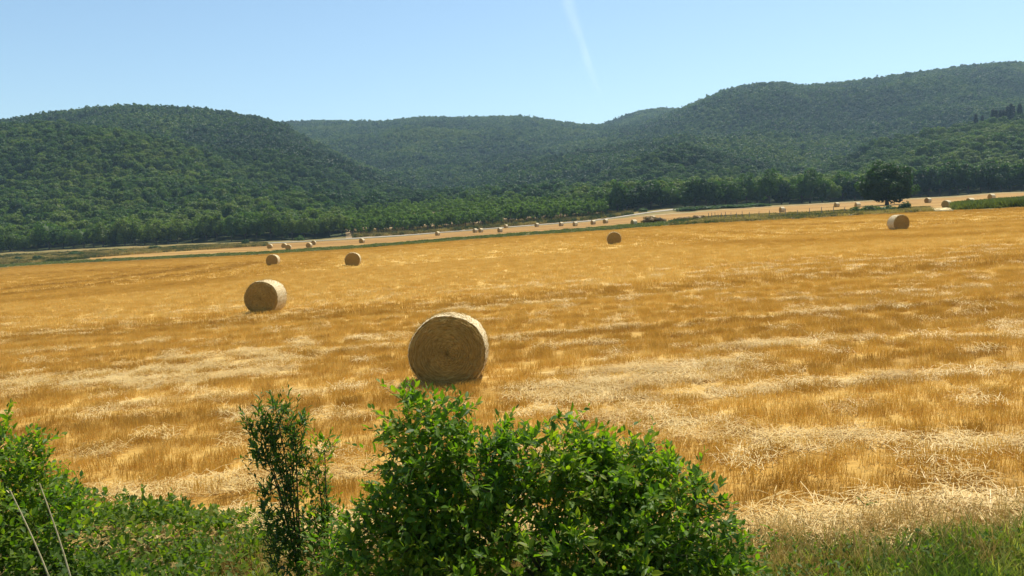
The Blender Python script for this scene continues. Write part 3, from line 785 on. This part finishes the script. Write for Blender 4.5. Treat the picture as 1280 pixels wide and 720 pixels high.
scatter_field('middle_stubble', 34, 80, 0.64, ST_MID, 'golden stubble around the middle bales', 'stand', sr)
scatter_field('distant_stubble', 80, 275, 1.55, ST_FAR, 'fine ochre stubble in the far half of the near field', 'stand', sr)
scatter_field('lying_straw', 8.0, 48, 0.42, LY_NEAR, 'pale loose straw lying in patches on the front of the field', 'lie', sr)

# ------------------------------------------------------------------ foreground greenery
LEAF_V = np.array([[0, 0, 0], [-.26, .33, .05], [0, .33, -.01], [.26, .33, .05], [-.22, .66, .03], [0, .66, -.04], [.22, .66, .03], [0, 1, -.10]], float)
LEAF_F = np.array([[0, 2, 1], [0, 3, 2], [1, 2, 5], [1, 5, 4], [2, 3, 6], [2, 6, 5], [4, 5, 7], [5, 6, 7]])
def leaf_frames(pos, d, nrm):
    y = unit(d); z = unit(nrm - (nrm * y).sum(-1, keepdims=True) * y); x = np.cross(y, z)
    return pos, np.stack([x, y, z], -1)                      # columns
def leaf_mesh(pos, R, size, tint, mat, name, width=1.0):
    lv = LEAF_V * [width, 1, 1]
    v = pos[:, None] + np.einsum('nij,kj->nki', R, lv) * size[:, None, None]
    f = (LEAF_F[None] + (np.arange(len(pos)) * 8)[:, None, None]).reshape(-1, 3)
    return mesh_np(name, v.reshape(-1, 3), f, mat, {'tint': np.repeat(tint, 8)})
_leaf_cache = {}
def single_leaf(mat, width):
    k = (mat.name, width)
    if k not in _leaf_cache: _leaf_cache[k] = mesh_np('leaf', LEAF_V * [width, 1, 1], LEAF_F, mat)
    return _leaf_cache[k]
def sprigs(rng, base, d, length, nleaf, leaf, droop=0.15):
    """leafy shoots: alternate leaves up a twig -> leaf frames and twig quads"""
    n = len(base)
    i = np.arange(nleaf)[None]; f = (i + 0.4) / nleaf * np.ones((n, 1))
    side = unit(np.cross(d, rng.normal(size=(n, 3)))); oth = np.cross(d, side)
    a = i * 2.4 + rng.uniform(0, 6.28, (n, 1)) + rng.normal(0, .3, (n, nleaf))
    radial = side[:, None] * np.cos(a)[..., None] + oth[:, None] * np.sin(a)[..., None]
    pos = base[:, None] + d[:, None] * (f * length[:, None])[..., None] + np.array([0, 0, -1]) * (f ** 2 * length[:, None] * droop)[..., None]
    ld = radial * (1.0 - 0.55 * f[..., None]) + d[:, None] * (0.35 + 0.7 * f[..., None]) + rng.normal(0, .18, (n, nleaf, 3))
    nr = d[:, None] * 0.5 + np.array([0, 0, 0.9]) + rng.normal(0, .35, (n, nleaf, 3))
    P, R = leaf_frames(pos.reshape(-1, 3), ld.reshape(-1, 3), nr.reshape(-1, 3))
    sz = (leaf * rng.uniform(0.45, 1.3, (n, nleaf)) * (1.05 - 0.45 * f ** 2)).ravel()
    w = side * 0.0035
    tip = base + d * length[:, None] * 0.95 + np.array([0, 0, -1]) * (length * droop)[:, None]
    v = np.stack([base - w, base + w, tip + w * .4, tip - w * .4], 1).reshape(-1, 3)
    return P, R, sz, (v, np.arange(4 * n).reshape(-1, 4))

def bush(name, root, ells, n_sprig, leaf, label, rng, mat=M_LEAF, mat1=M_LEAF1, n_single=300, length=(0.14, 0.34), nleaf=8, stems=10, width=1.0, upb=0.55, hang=0.15, sj=0.12, sprays=0):
    """ells: (u, v, distance, rx px, ry px, depth m): the lobes of the bush"""
    e = tag(link(name, None, loc=root), label, 'bush' if 'bush' in name else 'shrub')
    e.empty_display_size = 0.3
    B = []; D = []
    vol = np.array([rx * ry for *_, rx, ry, dp in ells]) ** 0.85; vol = vol / vol.sum()
    cs = []
    for (u, v, dist, rx, ry, dp), f in zip(ells, vol):
        n = int(n_sprig * f); c = np.array(at(u, v, dist)); cs.append(c)
        rad = np.array([rx / F * dist, dp, ry / F * dist])
        d = unit(rng.normal(size=(n, 3))); r = rng.uniform(0.35, 1.0, n) ** 0.5
        B.append(c + d * rad * r[:, None] * 0.93)
        D.append(unit(d * 0.8 + [0, 0, upb] + rng.normal(0, .38, (n, 3))))
    for (u, v, dist, rx, ry, dp) in (ells if sprays else []):
        c = np.array(at(u, v, dist)); rad = np.array([rx / F * dist, dp, ry / F * dist])
        for _ in range(0 if rx < 45 else max(1, int(sprays * rx * ry / 9000))):
            d0 = unit(np.array([rng.normal(0, .8), rng.normal(-.2, .6), rng.uniform(.1, 1.0)]))
            b0 = c + d0 * rad * 0.85; Ls = rng.uniform(0.28, 0.62); out = unit(d0 * [1, 1, .3] + rng.normal(0, .3, 3))
            f = np.linspace(0.05, 1, 6)[:, None]
            pts = b0 + Ls * (f * (0.75 * out + [0, 0, .75]) - f ** 2 * np.array([0, 0, .45]))
            B.append(pts); D.append(unit(np.gradient(pts, axis=0) + rng.normal(0, .006, pts.shape)))
    B = np.concatenate(B); D = np.concatenate(D)
    g = height(B[:, 0], B[:, 1]); k = B[:, 2] > g + 0.02; B, D = B[k], D[k]
    L_ = rng.uniform(*length, len(B)) * np.where(rng.random(len(B)) < 0.10, 1.9, 1.0)
    P, R, S, tw = sprigs(rng, B, D, L_, nleaf, leaf, hang)
    rootv = np.array(root)
    tn = np.clip(0.60 + rng.normal(0, .22, len(P)) + (np.repeat(fbm(B[:, 0] * 3, B[:, 2] * 3, 2), nleaf) - 0.5) * 0.7, 0, 1)
    # the leaves that show largest become leaves of their own
    camp = np.array([0, 0, CAM_Z]); face = np.abs((R[:, :, 2] * unit(camp - P)).sum(-1))
    uu, vv = project(P[:, 0], P[:, 1], P[:, 2])
    score = S / np.linalg.norm(P - camp, axis=1) * (0.4 + face) * ((uu > 5) & (uu < 1275) & (vv < 712)) - 0.02 * (P[:, 1] > np.quantile(P[:, 1], 0.35))
    order = np.argsort(-score); one = order[:n_single]; rest = order[n_single:]
    fo = link('foliage', leaf_mesh(P[rest] - rootv, R[rest], S[rest], tn[rest], mat, 'foliage', width), e); tag(fo, kind='stuff')
    lm = single_leaf(mat1, width)
    for i in one:
        o = link('leaf', lm, e)
        o.matrix_basis = Matrix.Translation(Vector(P[i] - rootv)) @ Matrix(R[i].tolist()).to_4x4() @ Matrix.Scale(float(S[i]), 4)
    tg = link('twigs', mesh_np('twigs', tw[0] - rootv, tw[1], M_STEM), e); tag(tg, kind='stuff')
    for i in range(stems):
        c = cs[i % len(cs)] + rng.normal(0, sj, 3) - rootv
        s = np.linspace(0, 1, 6)[:, None]; b = np.array([rng.normal(0, sj * .6), rng.normal(0, sj * .6), -0.05])
        mid = np.array([c[0] * 0.35, c[1] * 0.35, c[2] * 0.65])
        pts = (1 - s) ** 2 * b + 2 * s * (1 - s) * mid + s ** 2 * c
        v, q = tube(pts, np.linspace(0.022 if sj > .05 else 0.010, 0.005, 6), 6)
        link('stem', mesh_np('stem', v, q, M_STEM, None, True), e)
    return e
def gpt(u, y):
    p = ground_at(u, y); return p
bu = np.random.default_rng(51)
bush('leafy_bush', gpt(680, 7.1), [
    (680, 668, 7.1, 200, 95, .65), (552, 622, 7.1, 74, 85, .5), (512, 538, 7.0, 26, 40, .2), (600, 582, 7.2, 75, 48, .4), (690, 588, 7.2, 80, 48, .45), (730, 600, 7.25, 70, 40, .4), (795, 605, 7.2, 62, 44, .4),
    (845, 660, 7.0, 66, 70, .45), (510, 675, 6.9, 75, 65, .4), (470, 712, 6.8, 70, 55, .4), (700, 725, 6.7, 220, 70, .6), (885, 710, 6.9, 50, 42, .35), (545, 528, 7.1, 35, 22, .2), (785, 570, 7.3, 40, 16, .2)],
    3000, 0.100, 'large leafy green bush in the front middle before the nearest bale', bu, width=0.82, sprays=4, hang=0.25, upb=0.35)
bush('dark_bush', gpt(15, 7.9), [
    (-5, 612, 7.9, 66, 62, .5), (5, 570, 7.9, 42, 26, .3), (38, 624, 7.9, 28, 36, .3), (-55, 585, 8.0, 66, 56, .5), (40, 655, 7.7, 65, 55, .45)],
    760, 0.088, 'dense dark bush at the left edge of the picture', bu, stems=7, width=0.85, sprays=5, hang=0.2)

# tall leafy shoot with several stems
def shoot_plant(name, u, y, stems, leaf, label, rng, mat=M_WEED, width=0.62, spacing=0.028, cat='weed'):
    """stems: (top u, top v, bottom u, amount of leaves from this height fraction)"""
    root = gpt(u, y); e = tag(link(name, None, loc=root), label, cat); rv = np.array(root)
    lm = single_leaf(mat, width); n_all = 0
    for tu, tv, bu_, f0 in stems:
        top = np.array(at(tu, tv, y + rng.uniform(-.12, .12))); bot = np.array(gpt(bu_, y))
        s = np.linspace(0, 1, 9)[:, None]
        bend = np.array([rng.normal(0, .03), rng.normal(0, .05), 0])
        pts = bot * (1 - s) + top * s + bend * np.sin(s * np.pi)
        v, q = tube(pts - rv, np.linspace(0.011, 0.003, 9), 6)
        link('stem', mesh_np('stem', v, q, M_STEM, None, True), e)
        Ls = np.linalg.norm(top - bot); n = int(Ls * (1 - f0) / spacing)
        for i in range(n):
            f = f0 + (1 - f0) * (i + 0.5) / n
            p = bot * (1 - f) + top * f + bend * math.sin(f * math.pi)
            a = i * 2.4 + rng.normal(0, .3); w = 0.9 - 0.6 * max(0, (f - 0.75) / 0.25)
            d = np.array([[math.cos(a) * w, math.sin(a) * w, 0.45 + 0.4 * f + rng.normal(0, .15)]])
            nr = np.array([[0, 0, 1.0]]) + rng.normal(0, .3, (1, 3))
            P, R = leaf_frames(p[None], d, nr)
            sz = leaf * rng.uniform(0.7, 1.25) * (1.0 - 0.45 * max(0, (f - 0.6) / 0.4))
            if n_all < 300:
                o = link('leaf', lm, e); n_all += 1
                o.matrix_basis = Matrix.Translation(Vector(P[0] - rv)) @ Matrix(R[0].tolist()).to_4x4() @ Matrix.Scale(float(sz), 4)
    return e
sh = np.random.default_rng(61)
bush('tall_shoot', gpt(352, 7.6), [(346, 522, 7.6, 6, 20, .05), (345, 568, 7.6, 13, 38, .10), (322, 530, 7.6, 6, 18, .05), (328, 560, 7.6, 12, 34, .08), (369, 535, 7.6, 10, 20, .06), (364, 580, 7.6, 16, 45, .1), (348, 640, 7.6, 20, 50, .12), (356, 690, 7.6, 22, 40, .15)],
     310, 0.088, 'tall upright leafy shoot with slender stems left of the big bush', sh, M_WEEDG, M_WEED, length=(.1, .24), nleaf=8, stems=6, width=0.55, upb=1.6, hang=0.0, sj=0.01)
bush('side_shoot', gpt(388, 7.7), [(405, 562, 7.7, 7, 14, .05), (396, 590, 7.7, 12, 25, .08), (390, 640, 7.7, 26, 40, .15), (385, 690, 7.7, 32, 40, .2), (412, 680, 7.7, 22, 40, .2)],
     190, 0.080, 'shorter leafy shoot leaning right beside the tall upright one', sh, M_LEAF, M_LEAF1, length=(.1, .24), nleaf=8, stems=5, width=0.7, upb=1.3, hang=0.0, sj=0.02)
shoot_plant('small_weed', 1076, 8.9, [(1072, 621, 1076, .15), (1089, 624, 1084, .15)], 0.11, 'small dark weed in the lying straw right of the bush', sh, spacing=0.05)
shoot_plant('small_weed', 1130, 8.2, [(1129, 668, 1130, .1)], 0.09, 'single upright dark weed at the bottom edge on the right', sh, spacing=0.035)
shoot_plant('small_weed', 1222, 8.5, [(1219, 652, 1222, .1), (1236, 664, 1228, .15)], 0.09, 'dark weed in the dry grass near the right edge', sh, spacing=0.045)
for (tu, tv, b_u, b_v, lab) in ((12, 612, 44, 692, 'shorter pale dry stalk leaning before the dark left bush'), (49, 604, 84, 726, 'longer pale dry stalk leaning before the dark left bush')):
    y = 7.0
    top, bot = np.array(at(tu, tv, y)), np.array(at(b_u, b_v, y)); d = bot - top; g0 = H(bot[0], bot[1])
    k = (top[2] - g0 + 0.02) / (top[2] - bot[2]); foot = top + d * k
    e = tag(link('dry_stalk', None, loc=Vector(foot)), lab, 'stalk')
    s = np.linspace(0, 1, 8)[:, None]
    v, q = tube((top - foot) * s + np.array([0.04, 0, 0]) * np.sin(s * 3.1), np.linspace(0.010, 0.004, 8), 6)
    link('stem', mesh_np('stem', v, q, M_PALESTEM, None, True), e)
    tips = sprigs(sh, np.array([top - foot - [0, 0, .06]]), np.array([[-.2, 0, 1.]]), np.array([.1]), 5, 0.05)
    link('seed_head', leaf_mesh(tips[0], tips[1], tips[2] * 0.8, np.zeros(len(tips[0])), M_PALESTEM, 'seed_head', 0.4), e)

# low brambles and grass along the bottom of the picture
def mound(name, upix, hfun, ylo, yhi, n, leaf, label, rng, mat=M_BRAM):
    u = rng.uniform(*upix, n); y = rng.uniform(ylo, yhi, n)
    t = np.array([ray(a, 650)[0] for a in u]); x = t * y
    hh = hfun(u, y) * (0.30 + 1.4 * fbm(x * 1.5, y * 1.5, 3)); k = (hh > 0.06)
    u, x, y, hh = u[k], x[k], y[k], hh[k]; n = len(x)
    g = height(x, y); z = g + hh * rng.uniform(0.25, 1.0, n) ** 0.6 - 0.03
    B = np.stack([x, y, np.maximum(z, g + 0.01)], -1); D = unit(np.stack([rng.normal(0, .5, n), rng.normal(0, .5, n), rng.uniform(0.3, 1.2, n)], -1))
    P, R, S, tw = sprigs(rng, B, D, rng.uniform(.08, .22, n), 6, leaf, 0.2)
    tn = np.clip(0.52 + rng.normal(0, .2, len(P)) + (np.repeat(fbm(x * 1.2, y * 1.2, 2), 6) - .5) * 0.8, 0, 1)
    v = np.concatenate([tw[0]]); 
    o = link(name, leaf_mesh(P, R, S, tn, mat, name)); o.data.materials.append(M_STEM)
    return tag(o, label, 'undergrowth', kind='stuff')
mr = np.random.default_rng(71)
def left_h(u, y):
    lim = np.interp(u, [-80, 0, 100, 180, 250, 310, 340], [0.85, 0.8, 0.74, 0.58, 0.38, 0.2, 0.1])
    return lim * smooth(10.6, 9.0, y) 
mound('bramble_thicket', (-90, 345), left_h, 6.6, 10.4, 2500, 0.085, 'low tangle of bright green brambles at the bottom left', mr)
def right_h(u, y):
    return np.interp(u, [300, 340, 420, 920, 1000, 1290, 1400], [0.10, 0.22, 0.35, 0.50, 0.22, 0.20, 0.2]) * smooth(8.3, 7.4, y)
mound('low_weeds', (300, 1380), right_h, 6.4, 9.0, 1500, 0.055, 'low green weeds along the bottom right edge of the field', mr)
DG = [proto('grass_tuft', mesh_np('grass_tuft', *blades(sr, 46, 0.30, 0.20, 0.55, 0, 0.005, lean=0.5), M_DRY)) for _ in range(4)]
n = 1100; u = mr.uniform(-60, 1380, n); y = mr.uniform(7.2, 8.5, n); t = np.array([ray(a, 650)[0] for a in u]); x = t * y
k = mr.random(n) < np.interp(u, [-60, 240, 300, 900, 960, 1400], [.1, .2, .6, .4, .5, .5]); x, y, n = x[k], y[k], int(k.sum())
scatter('dry_grass', np.stack([x, y, height(x, y)], -1), np.stack([mr.normal(0, .2, n), mr.normal(0, .2, n), mr.uniform(0, 6, n)], -1), np.repeat(mr.uniform(.6, 1.25, n)[:, None], 3, 1), mr.integers(0, 4, n), mr.random(n), DG,
        'dry yellow grass tufts along the near field edge', 'dry grass')

M_WISP = foliage_mat('wispy_grass', [(0, (0.07, 0.12, 0.018)), (0.5, (0.16, 0.20, 0.03)), (1, (0.42, 0.36, 0.10))], 'instancer', 0.4, 0.6, 0.2)
def wisps(rng, n=34):
    """bent grass blades in a tuft"""
    b = np.stack([rng.normal(0, .07, n), rng.normal(0, .07, n), np.full(n, -.02)], -1)
    h = rng.uniform(.10, .34, n)[:, None]; a = rng.uniform(0, 6.28, n)
    o = np.stack([np.cos(a), np.sin(a), np.zeros(n)], -1); w = np.stack([-np.sin(a), np.cos(a), np.zeros(n)], -1) * .0045
    p1 = b + h * (np.array([0, 0, .6]) + o * .12); p2 = b + h * (np.array([0, 0, 1.]) + o * .5)
    v = np.stack([b - w, b + w, p1 + w, p1 - w, p2 + w * .3, p2 - w * .3], 1).reshape(-1, 3); i = np.arange(n)[:, None] * 6
    return v, np.concatenate([i + [0, 1, 2, 3], i + [3, 2, 4, 5]])
WT = [proto('wisp_tuft', mesh_np('wisp_tuft', *wisps(sr), M_WISP)) for _ in range(5)]
n = 2000; u = mr.uniform(-80, 1400, n); y = 6.5 + 1.4 * mr.random(n); t = np.array([ray(a, 650)[0] for a in u]); x = t * y
k = fbm(x * 1.1 + 5, y * 1.1, 3) + mr.normal(0, .08, n) > np.interp(u, [-80, 250, 330, 900, 1000, 1400], [.5, .5, .42, .4, .36, .36]) + 0.05 + 0.12 * smooth(7.4, 7.9, y); x, y, n = x[k], y[k], int(k.sum())
scatter('wispy_grass', np.stack([x, y, height(x, y)], -1), np.stack([mr.normal(0, .15, n), mr.normal(0, .15, n), mr.uniform(0, 6, n)], -1), np.repeat(mr.uniform(.45, 1.0, n)[:, None], 3, 1), mr.integers(0, 5, n), np.clip(0.58 + (fbm(x, y, 2) - .5) * 1.2 + mr.normal(0, .2, n), 0, 1), WT,
        'wispy yellow green grass along the bottom edge of the picture', 'grass')

# ------------------------------------------------------------------ bushes, posts and crops between the fields
SB = [mesh_np('foliage', *crown(tr, 18, 50, 0.17, rz=0.8, zc=0.62, low=-0.7, core=True), M_TREE) for _ in range(4)]
SBT = trunk_mesh('shrub_stem', tr, 0.6, 0.03, 5, 0.5)
M_BROWN = foliage_mat('brown_scrub', [(0, (0.16, 0.10, 0.04)), (1, (0.38, 0.24, 0.10))], 'color', 0.2)
SBB = [mesh_np('foliage', *crown(tr, 18, 50, 0.17, rz=0.8, zc=0.62, low=-0.7), M_BROWN) for _ in range(2)]
def shrub(u, y, wpx, hpx, tint, label, group=None, brown=False):
    p = ground_at(u, y); e = tag(link('shrub', None, loc=p, rotz=float(tr.uniform(0, 6))), label, 'shrub', group)
    w = wpx / 2 * y / F; h = hpx / 1.35 * y / F
    e.scale = (w, w, h)
    o = link('foliage', (SBB if brown else SB)[int(tr.integers(0, 2 if brown else 4))], e); o.color = (tint, tint, tint, 1)
    link('stem', SBT, e)
shrub(307, 338, 10, 6, .25, 'small dark shrub beside the pale track under the left wood')
shrub(374, 362, 10, 6, .65, 'small light green shrub at the foot of the left wood')
shrub(192, 330, 16, 5, .35, 'low green shrub in the middle of the left bank')
shrub(214, 326, 12, 4, .45, 'low green shrub on the left bank, right of the widest one')
shrub(20, 305, 14, 5, .3, 'low green shrub on the bank nearest the left edge')
shrub(45, 300, 14, 5, .3, 'low dark shrub on the bank, second from the left edge')
shrub(92, 312, 18, 6, .4, 'wide low green shrub on the left part of the bank')
shrub(150, 322, 14, 4, .5, 'yellowish low shrub on the bank left of the middle')
shrub(812, 208, 24, 8, .5, 'brown scrub patch left of the darker one before the far field', brown=True)
shrub(824, 206, 16, 7, .1, 'dark brown scrub at the right end of the scrub patch', brown=True)
shrub(855, 206, 18, 5, .8, 'reddish brown scrub on the left of the grass verge', brown=True)
shrub(874, 203, 16, 5, .7, 'reddish brown scrub just left of the fence posts', brown=True)
shrub(804, 362, 12, 5, .6, 'light green shrub where the gravel track meets the wood')
shrub(1131, 158, 15, 10, .12, 'dark compact shrub at the right foot of the big oak')
shrub(1087, 166, 22, 8, .55, 'grey green shrub left of the oak trunk by the field edge')
shrub(1108, 163, 24, 7, .5, 'grey green shrub in front of the oak trunk')
shrub(1070, 168, 18, 7, .6, 'pale green shrub at the right end of the dry ditch')
for u in (860, 880, 905, 925, 945):
    shrub(u, 350 + tr.uniform(-4, 4), 34, 4, .5, 'low green shrub along the foot of the dark wood', 'low shrubs under the dark wood')
# fence posts
pm, pq = tube([(0, 0, -0.2), (0, 0, 1.1), (0, 0, 1.62), (0, 0, 1.68)], [0.07, 0.065, 0.06, 0.02], 8)
POST = mesh_np('fence_post', pm, pq, M_POST, None, True)
for i, (u, y) in enumerate([(886, 190), (890, 189), (894, 188), (898, 187), (902, 186), (907, 185), (914, 184), (921, 182), (928, 180), (937, 178), (949, 176), (962, 174), (975, 172), (982, 171), (997, 169), (1012, 167), (1027, 166), (1042, 165), (1056, 164)]):
    p = ground_at(u, y)
    o = tag(link('fence_post', POST, loc=p), 'grey wooden fence post in the grass verge left of the oak', 'post', 'fence posts in the verge')
    o.scale = (1, 1, float(tr.uniform(.85, 1.15)))
# tall green crop on the right, grass along the strip
GT = [proto('crop_tuft', mesh_np('crop_tuft', *blades(sr, 60, 1.2, 1.0, 0.35, 0, 0.09, lean=0.25), foliage_mat('green_crop', [(0, (0.06, 0.085, 0.02)), (1, (0.20, 0.19, 0.05))], 'instancer', 0.3))) for _ in range(3)]
def verge(name, u0, u1, dfun, n, hr, label, cat):
    u = mr.uniform(u0, u1, n); t = np.array([ray(a, 270)[0] for a in u]); y = dfun(t, mr.random(n)); x = t * y
    scatter(name, np.stack([x, y, height(x, y)], -1), np.stack([np.zeros(n), np.zeros(n), mr.uniform(0, 6, n)], -1), np.stack([np.ones(n), np.ones(n), mr.uniform(*hr, n)], -1), mr.integers(0, 3, n), np.clip(fbm(x * .1, y * .1, 3) + mr.normal(0, .15, n), 0, 1), GT, label, cat)
M_BANK = foliage_mat('bank_grass', [(0.3, (0.07, 0.085, 0.022)), (0.48, (0.22, 0.155, 0.05)), (0.8, (0.46, 0.31, 0.12))], 'instancer', 0.25)
GT0 = GT
GT = [proto('bank_tuft', mesh_np('bank_tuft', *blades(sr, 60, 1.6, 0.7, 0.4, 0, 0.10, lean=0.3), M_BANK)) for _ in range(3)]
verge('bank_grass', -80, 330, lambda t, r: Y2(t) + (np.interp(t, [T(60), T(160), T(330)], [0, .35, .62]) * (1 - r) + r) * (Y3(t) - Y2(t) + 8), 5500, (.4, 1.2), 'brown and green rough grass on the bank below the left wood', 'grass')
verge('plantation_grass', 440, 790, lambda t, r: YE(t) - 20 + r * 40, 2600, (.5, 1.8), 'tall dry tan grass among the front trunks of the plantation', 'grass')
verge('ditch_grass', 840, 1160, lambda t, r: Y1(t) + 1 + r * (Y2(t) - Y1(t) + 4), 2600, (.2, .75), 'grey green rough grass around the fence posts', 'grass')
GT = GT0
verge('verge_grass', -60, 900, lambda t, r: Y1(t) + 1 + r * (Y2(t) - Y1(t) - 3), 3200, (.12, .42), 'green grass growing along the strip between the two fields', 'grass')
verge('green_crop', 1194, 1400, lambda t, r: Y1(t) + 3 + r * 30, 2400, (.35, 1.05), 'tall green crop at the right edge behind the near field', 'crop')

# ------------------------------------------------------------------ air and sky
def haze():
    m, nt, N, L, out = new_mat('haze_air')
    v = N.new('ShaderNodeVolumePrincipled'); v.inputs['Color'].default_value = (0.55, 0.80, 1.0, 1); v.inputs['Density'].default_value = HAZE_DENSITY
    v.inputs['Anisotropy'].default_value = 0.2
    L.new(v.outputs[0], out.inputs['Volume'])
    zlo, zhi = float(Z.min()) - 1.5, float(max(Z.max(), 60)) + 25
    c = [(sx * 6100, sy * 6100, z) for z in (zlo, zhi) for sx, sy in ((-1, -1), (1, -1), (1, 1), (-1, 1))]
    f = np.array([[0, 3, 2, 1], [4, 5, 6, 7], [0, 1, 5, 4], [1, 2, 6, 5], [2, 3, 7, 6], [3, 0, 4, 7]])
    tag(link('haze', mesh_np('haze', np.array(c, float), f, m)), 'thin blue summer haze in the air over the valley', 'haze', kind='stuff')
haze()
def contrail():
    m, nt, N, L, out = new_mat('contrail_vapour')
    a = N.new('ShaderNodeAttribute'); a.attribute_name = 'dens'
    n = noise(nt, 0.0022, 6, 0.65, mapscale=(1, 0.25, 1))
    r = ramp(nt, [(0.32, (0.1, 0.1, 0.1)), (0.68, (1, 1, 1))]); L.new(n.outputs[0], r.inputs[0])
    al = math_node(nt, 'MULTIPLY', math_node(nt, 'MULTIPLY', a.outputs['Fac'], r.outputs[0]), 0.045)
    tr_, tl = N.new('ShaderNodeBsdfTransparent'), N.new('ShaderNodeBsdfTranslucent'); tl.inputs[0].default_value = (0.9, 0.9, 0.9, 1)
    mx = N.new('ShaderNodeMixShader'); L.new(al, mx.inputs[0]); L.new(tr_.outputs[0], mx.inputs[1]); L.new(tl.outputs[0], mx.inputs[2]); L.new(mx.outputs[0], out.inputs[0])
    pix = [(690, -60), (708, 0), (722, 45), (735, 85), (745, 108), (752, 124)]
    pts = []
    for u, v_ in pix:
        t, e = ray(u, v_); y = 7000 / e; pts.append((t * y, y, 7000 + CAM_Z))
    s = np.linspace(0, 1, 60); q = np.linspace(0, 1, len(pts)); P = np.stack([np.interp(s, q, np.array(pts)[:, i]) for i in range(3)], -1)
    V = []; Q = []; D = []
    w = np.linspace(-1, 1, 13)
    for lay in range(3):
        half = 190 + 160 * vnoise(s * 8 + lay * 5, s * 0 + 2)
        off = (vnoise(s * 6 + lay * 9, s * 0 + 5) - 0.5) * 200
        x = P[:, 0:1] + off[:, None] + half[:, None] * w[None]
        y = np.repeat(P[:, 1:2], 13, 1)
        z = P[:, 2:3] + lay * 90 + 140 * (1 - w[None] ** 2) * np.ones((60, 1))
        V.append(np.stack([x, y, z], -1).reshape(-1, 3)); Q.append(grid_faces(60, 13) + lay * 780)
        D.append(((1 - w[None] ** 2) ** 1.5 * np.clip((1 - s) * 2.2, 0, 1)[:, None]).ravel())
    me = mesh_np('contrail', np.concatenate(V), np.concatenate(Q), m, {'dens': np.concatenate(D)}, True)
    tag(link('contrail', me), 'faint white contrail fading down the pale blue sky', 'contrail', kind='stuff')
contrail()
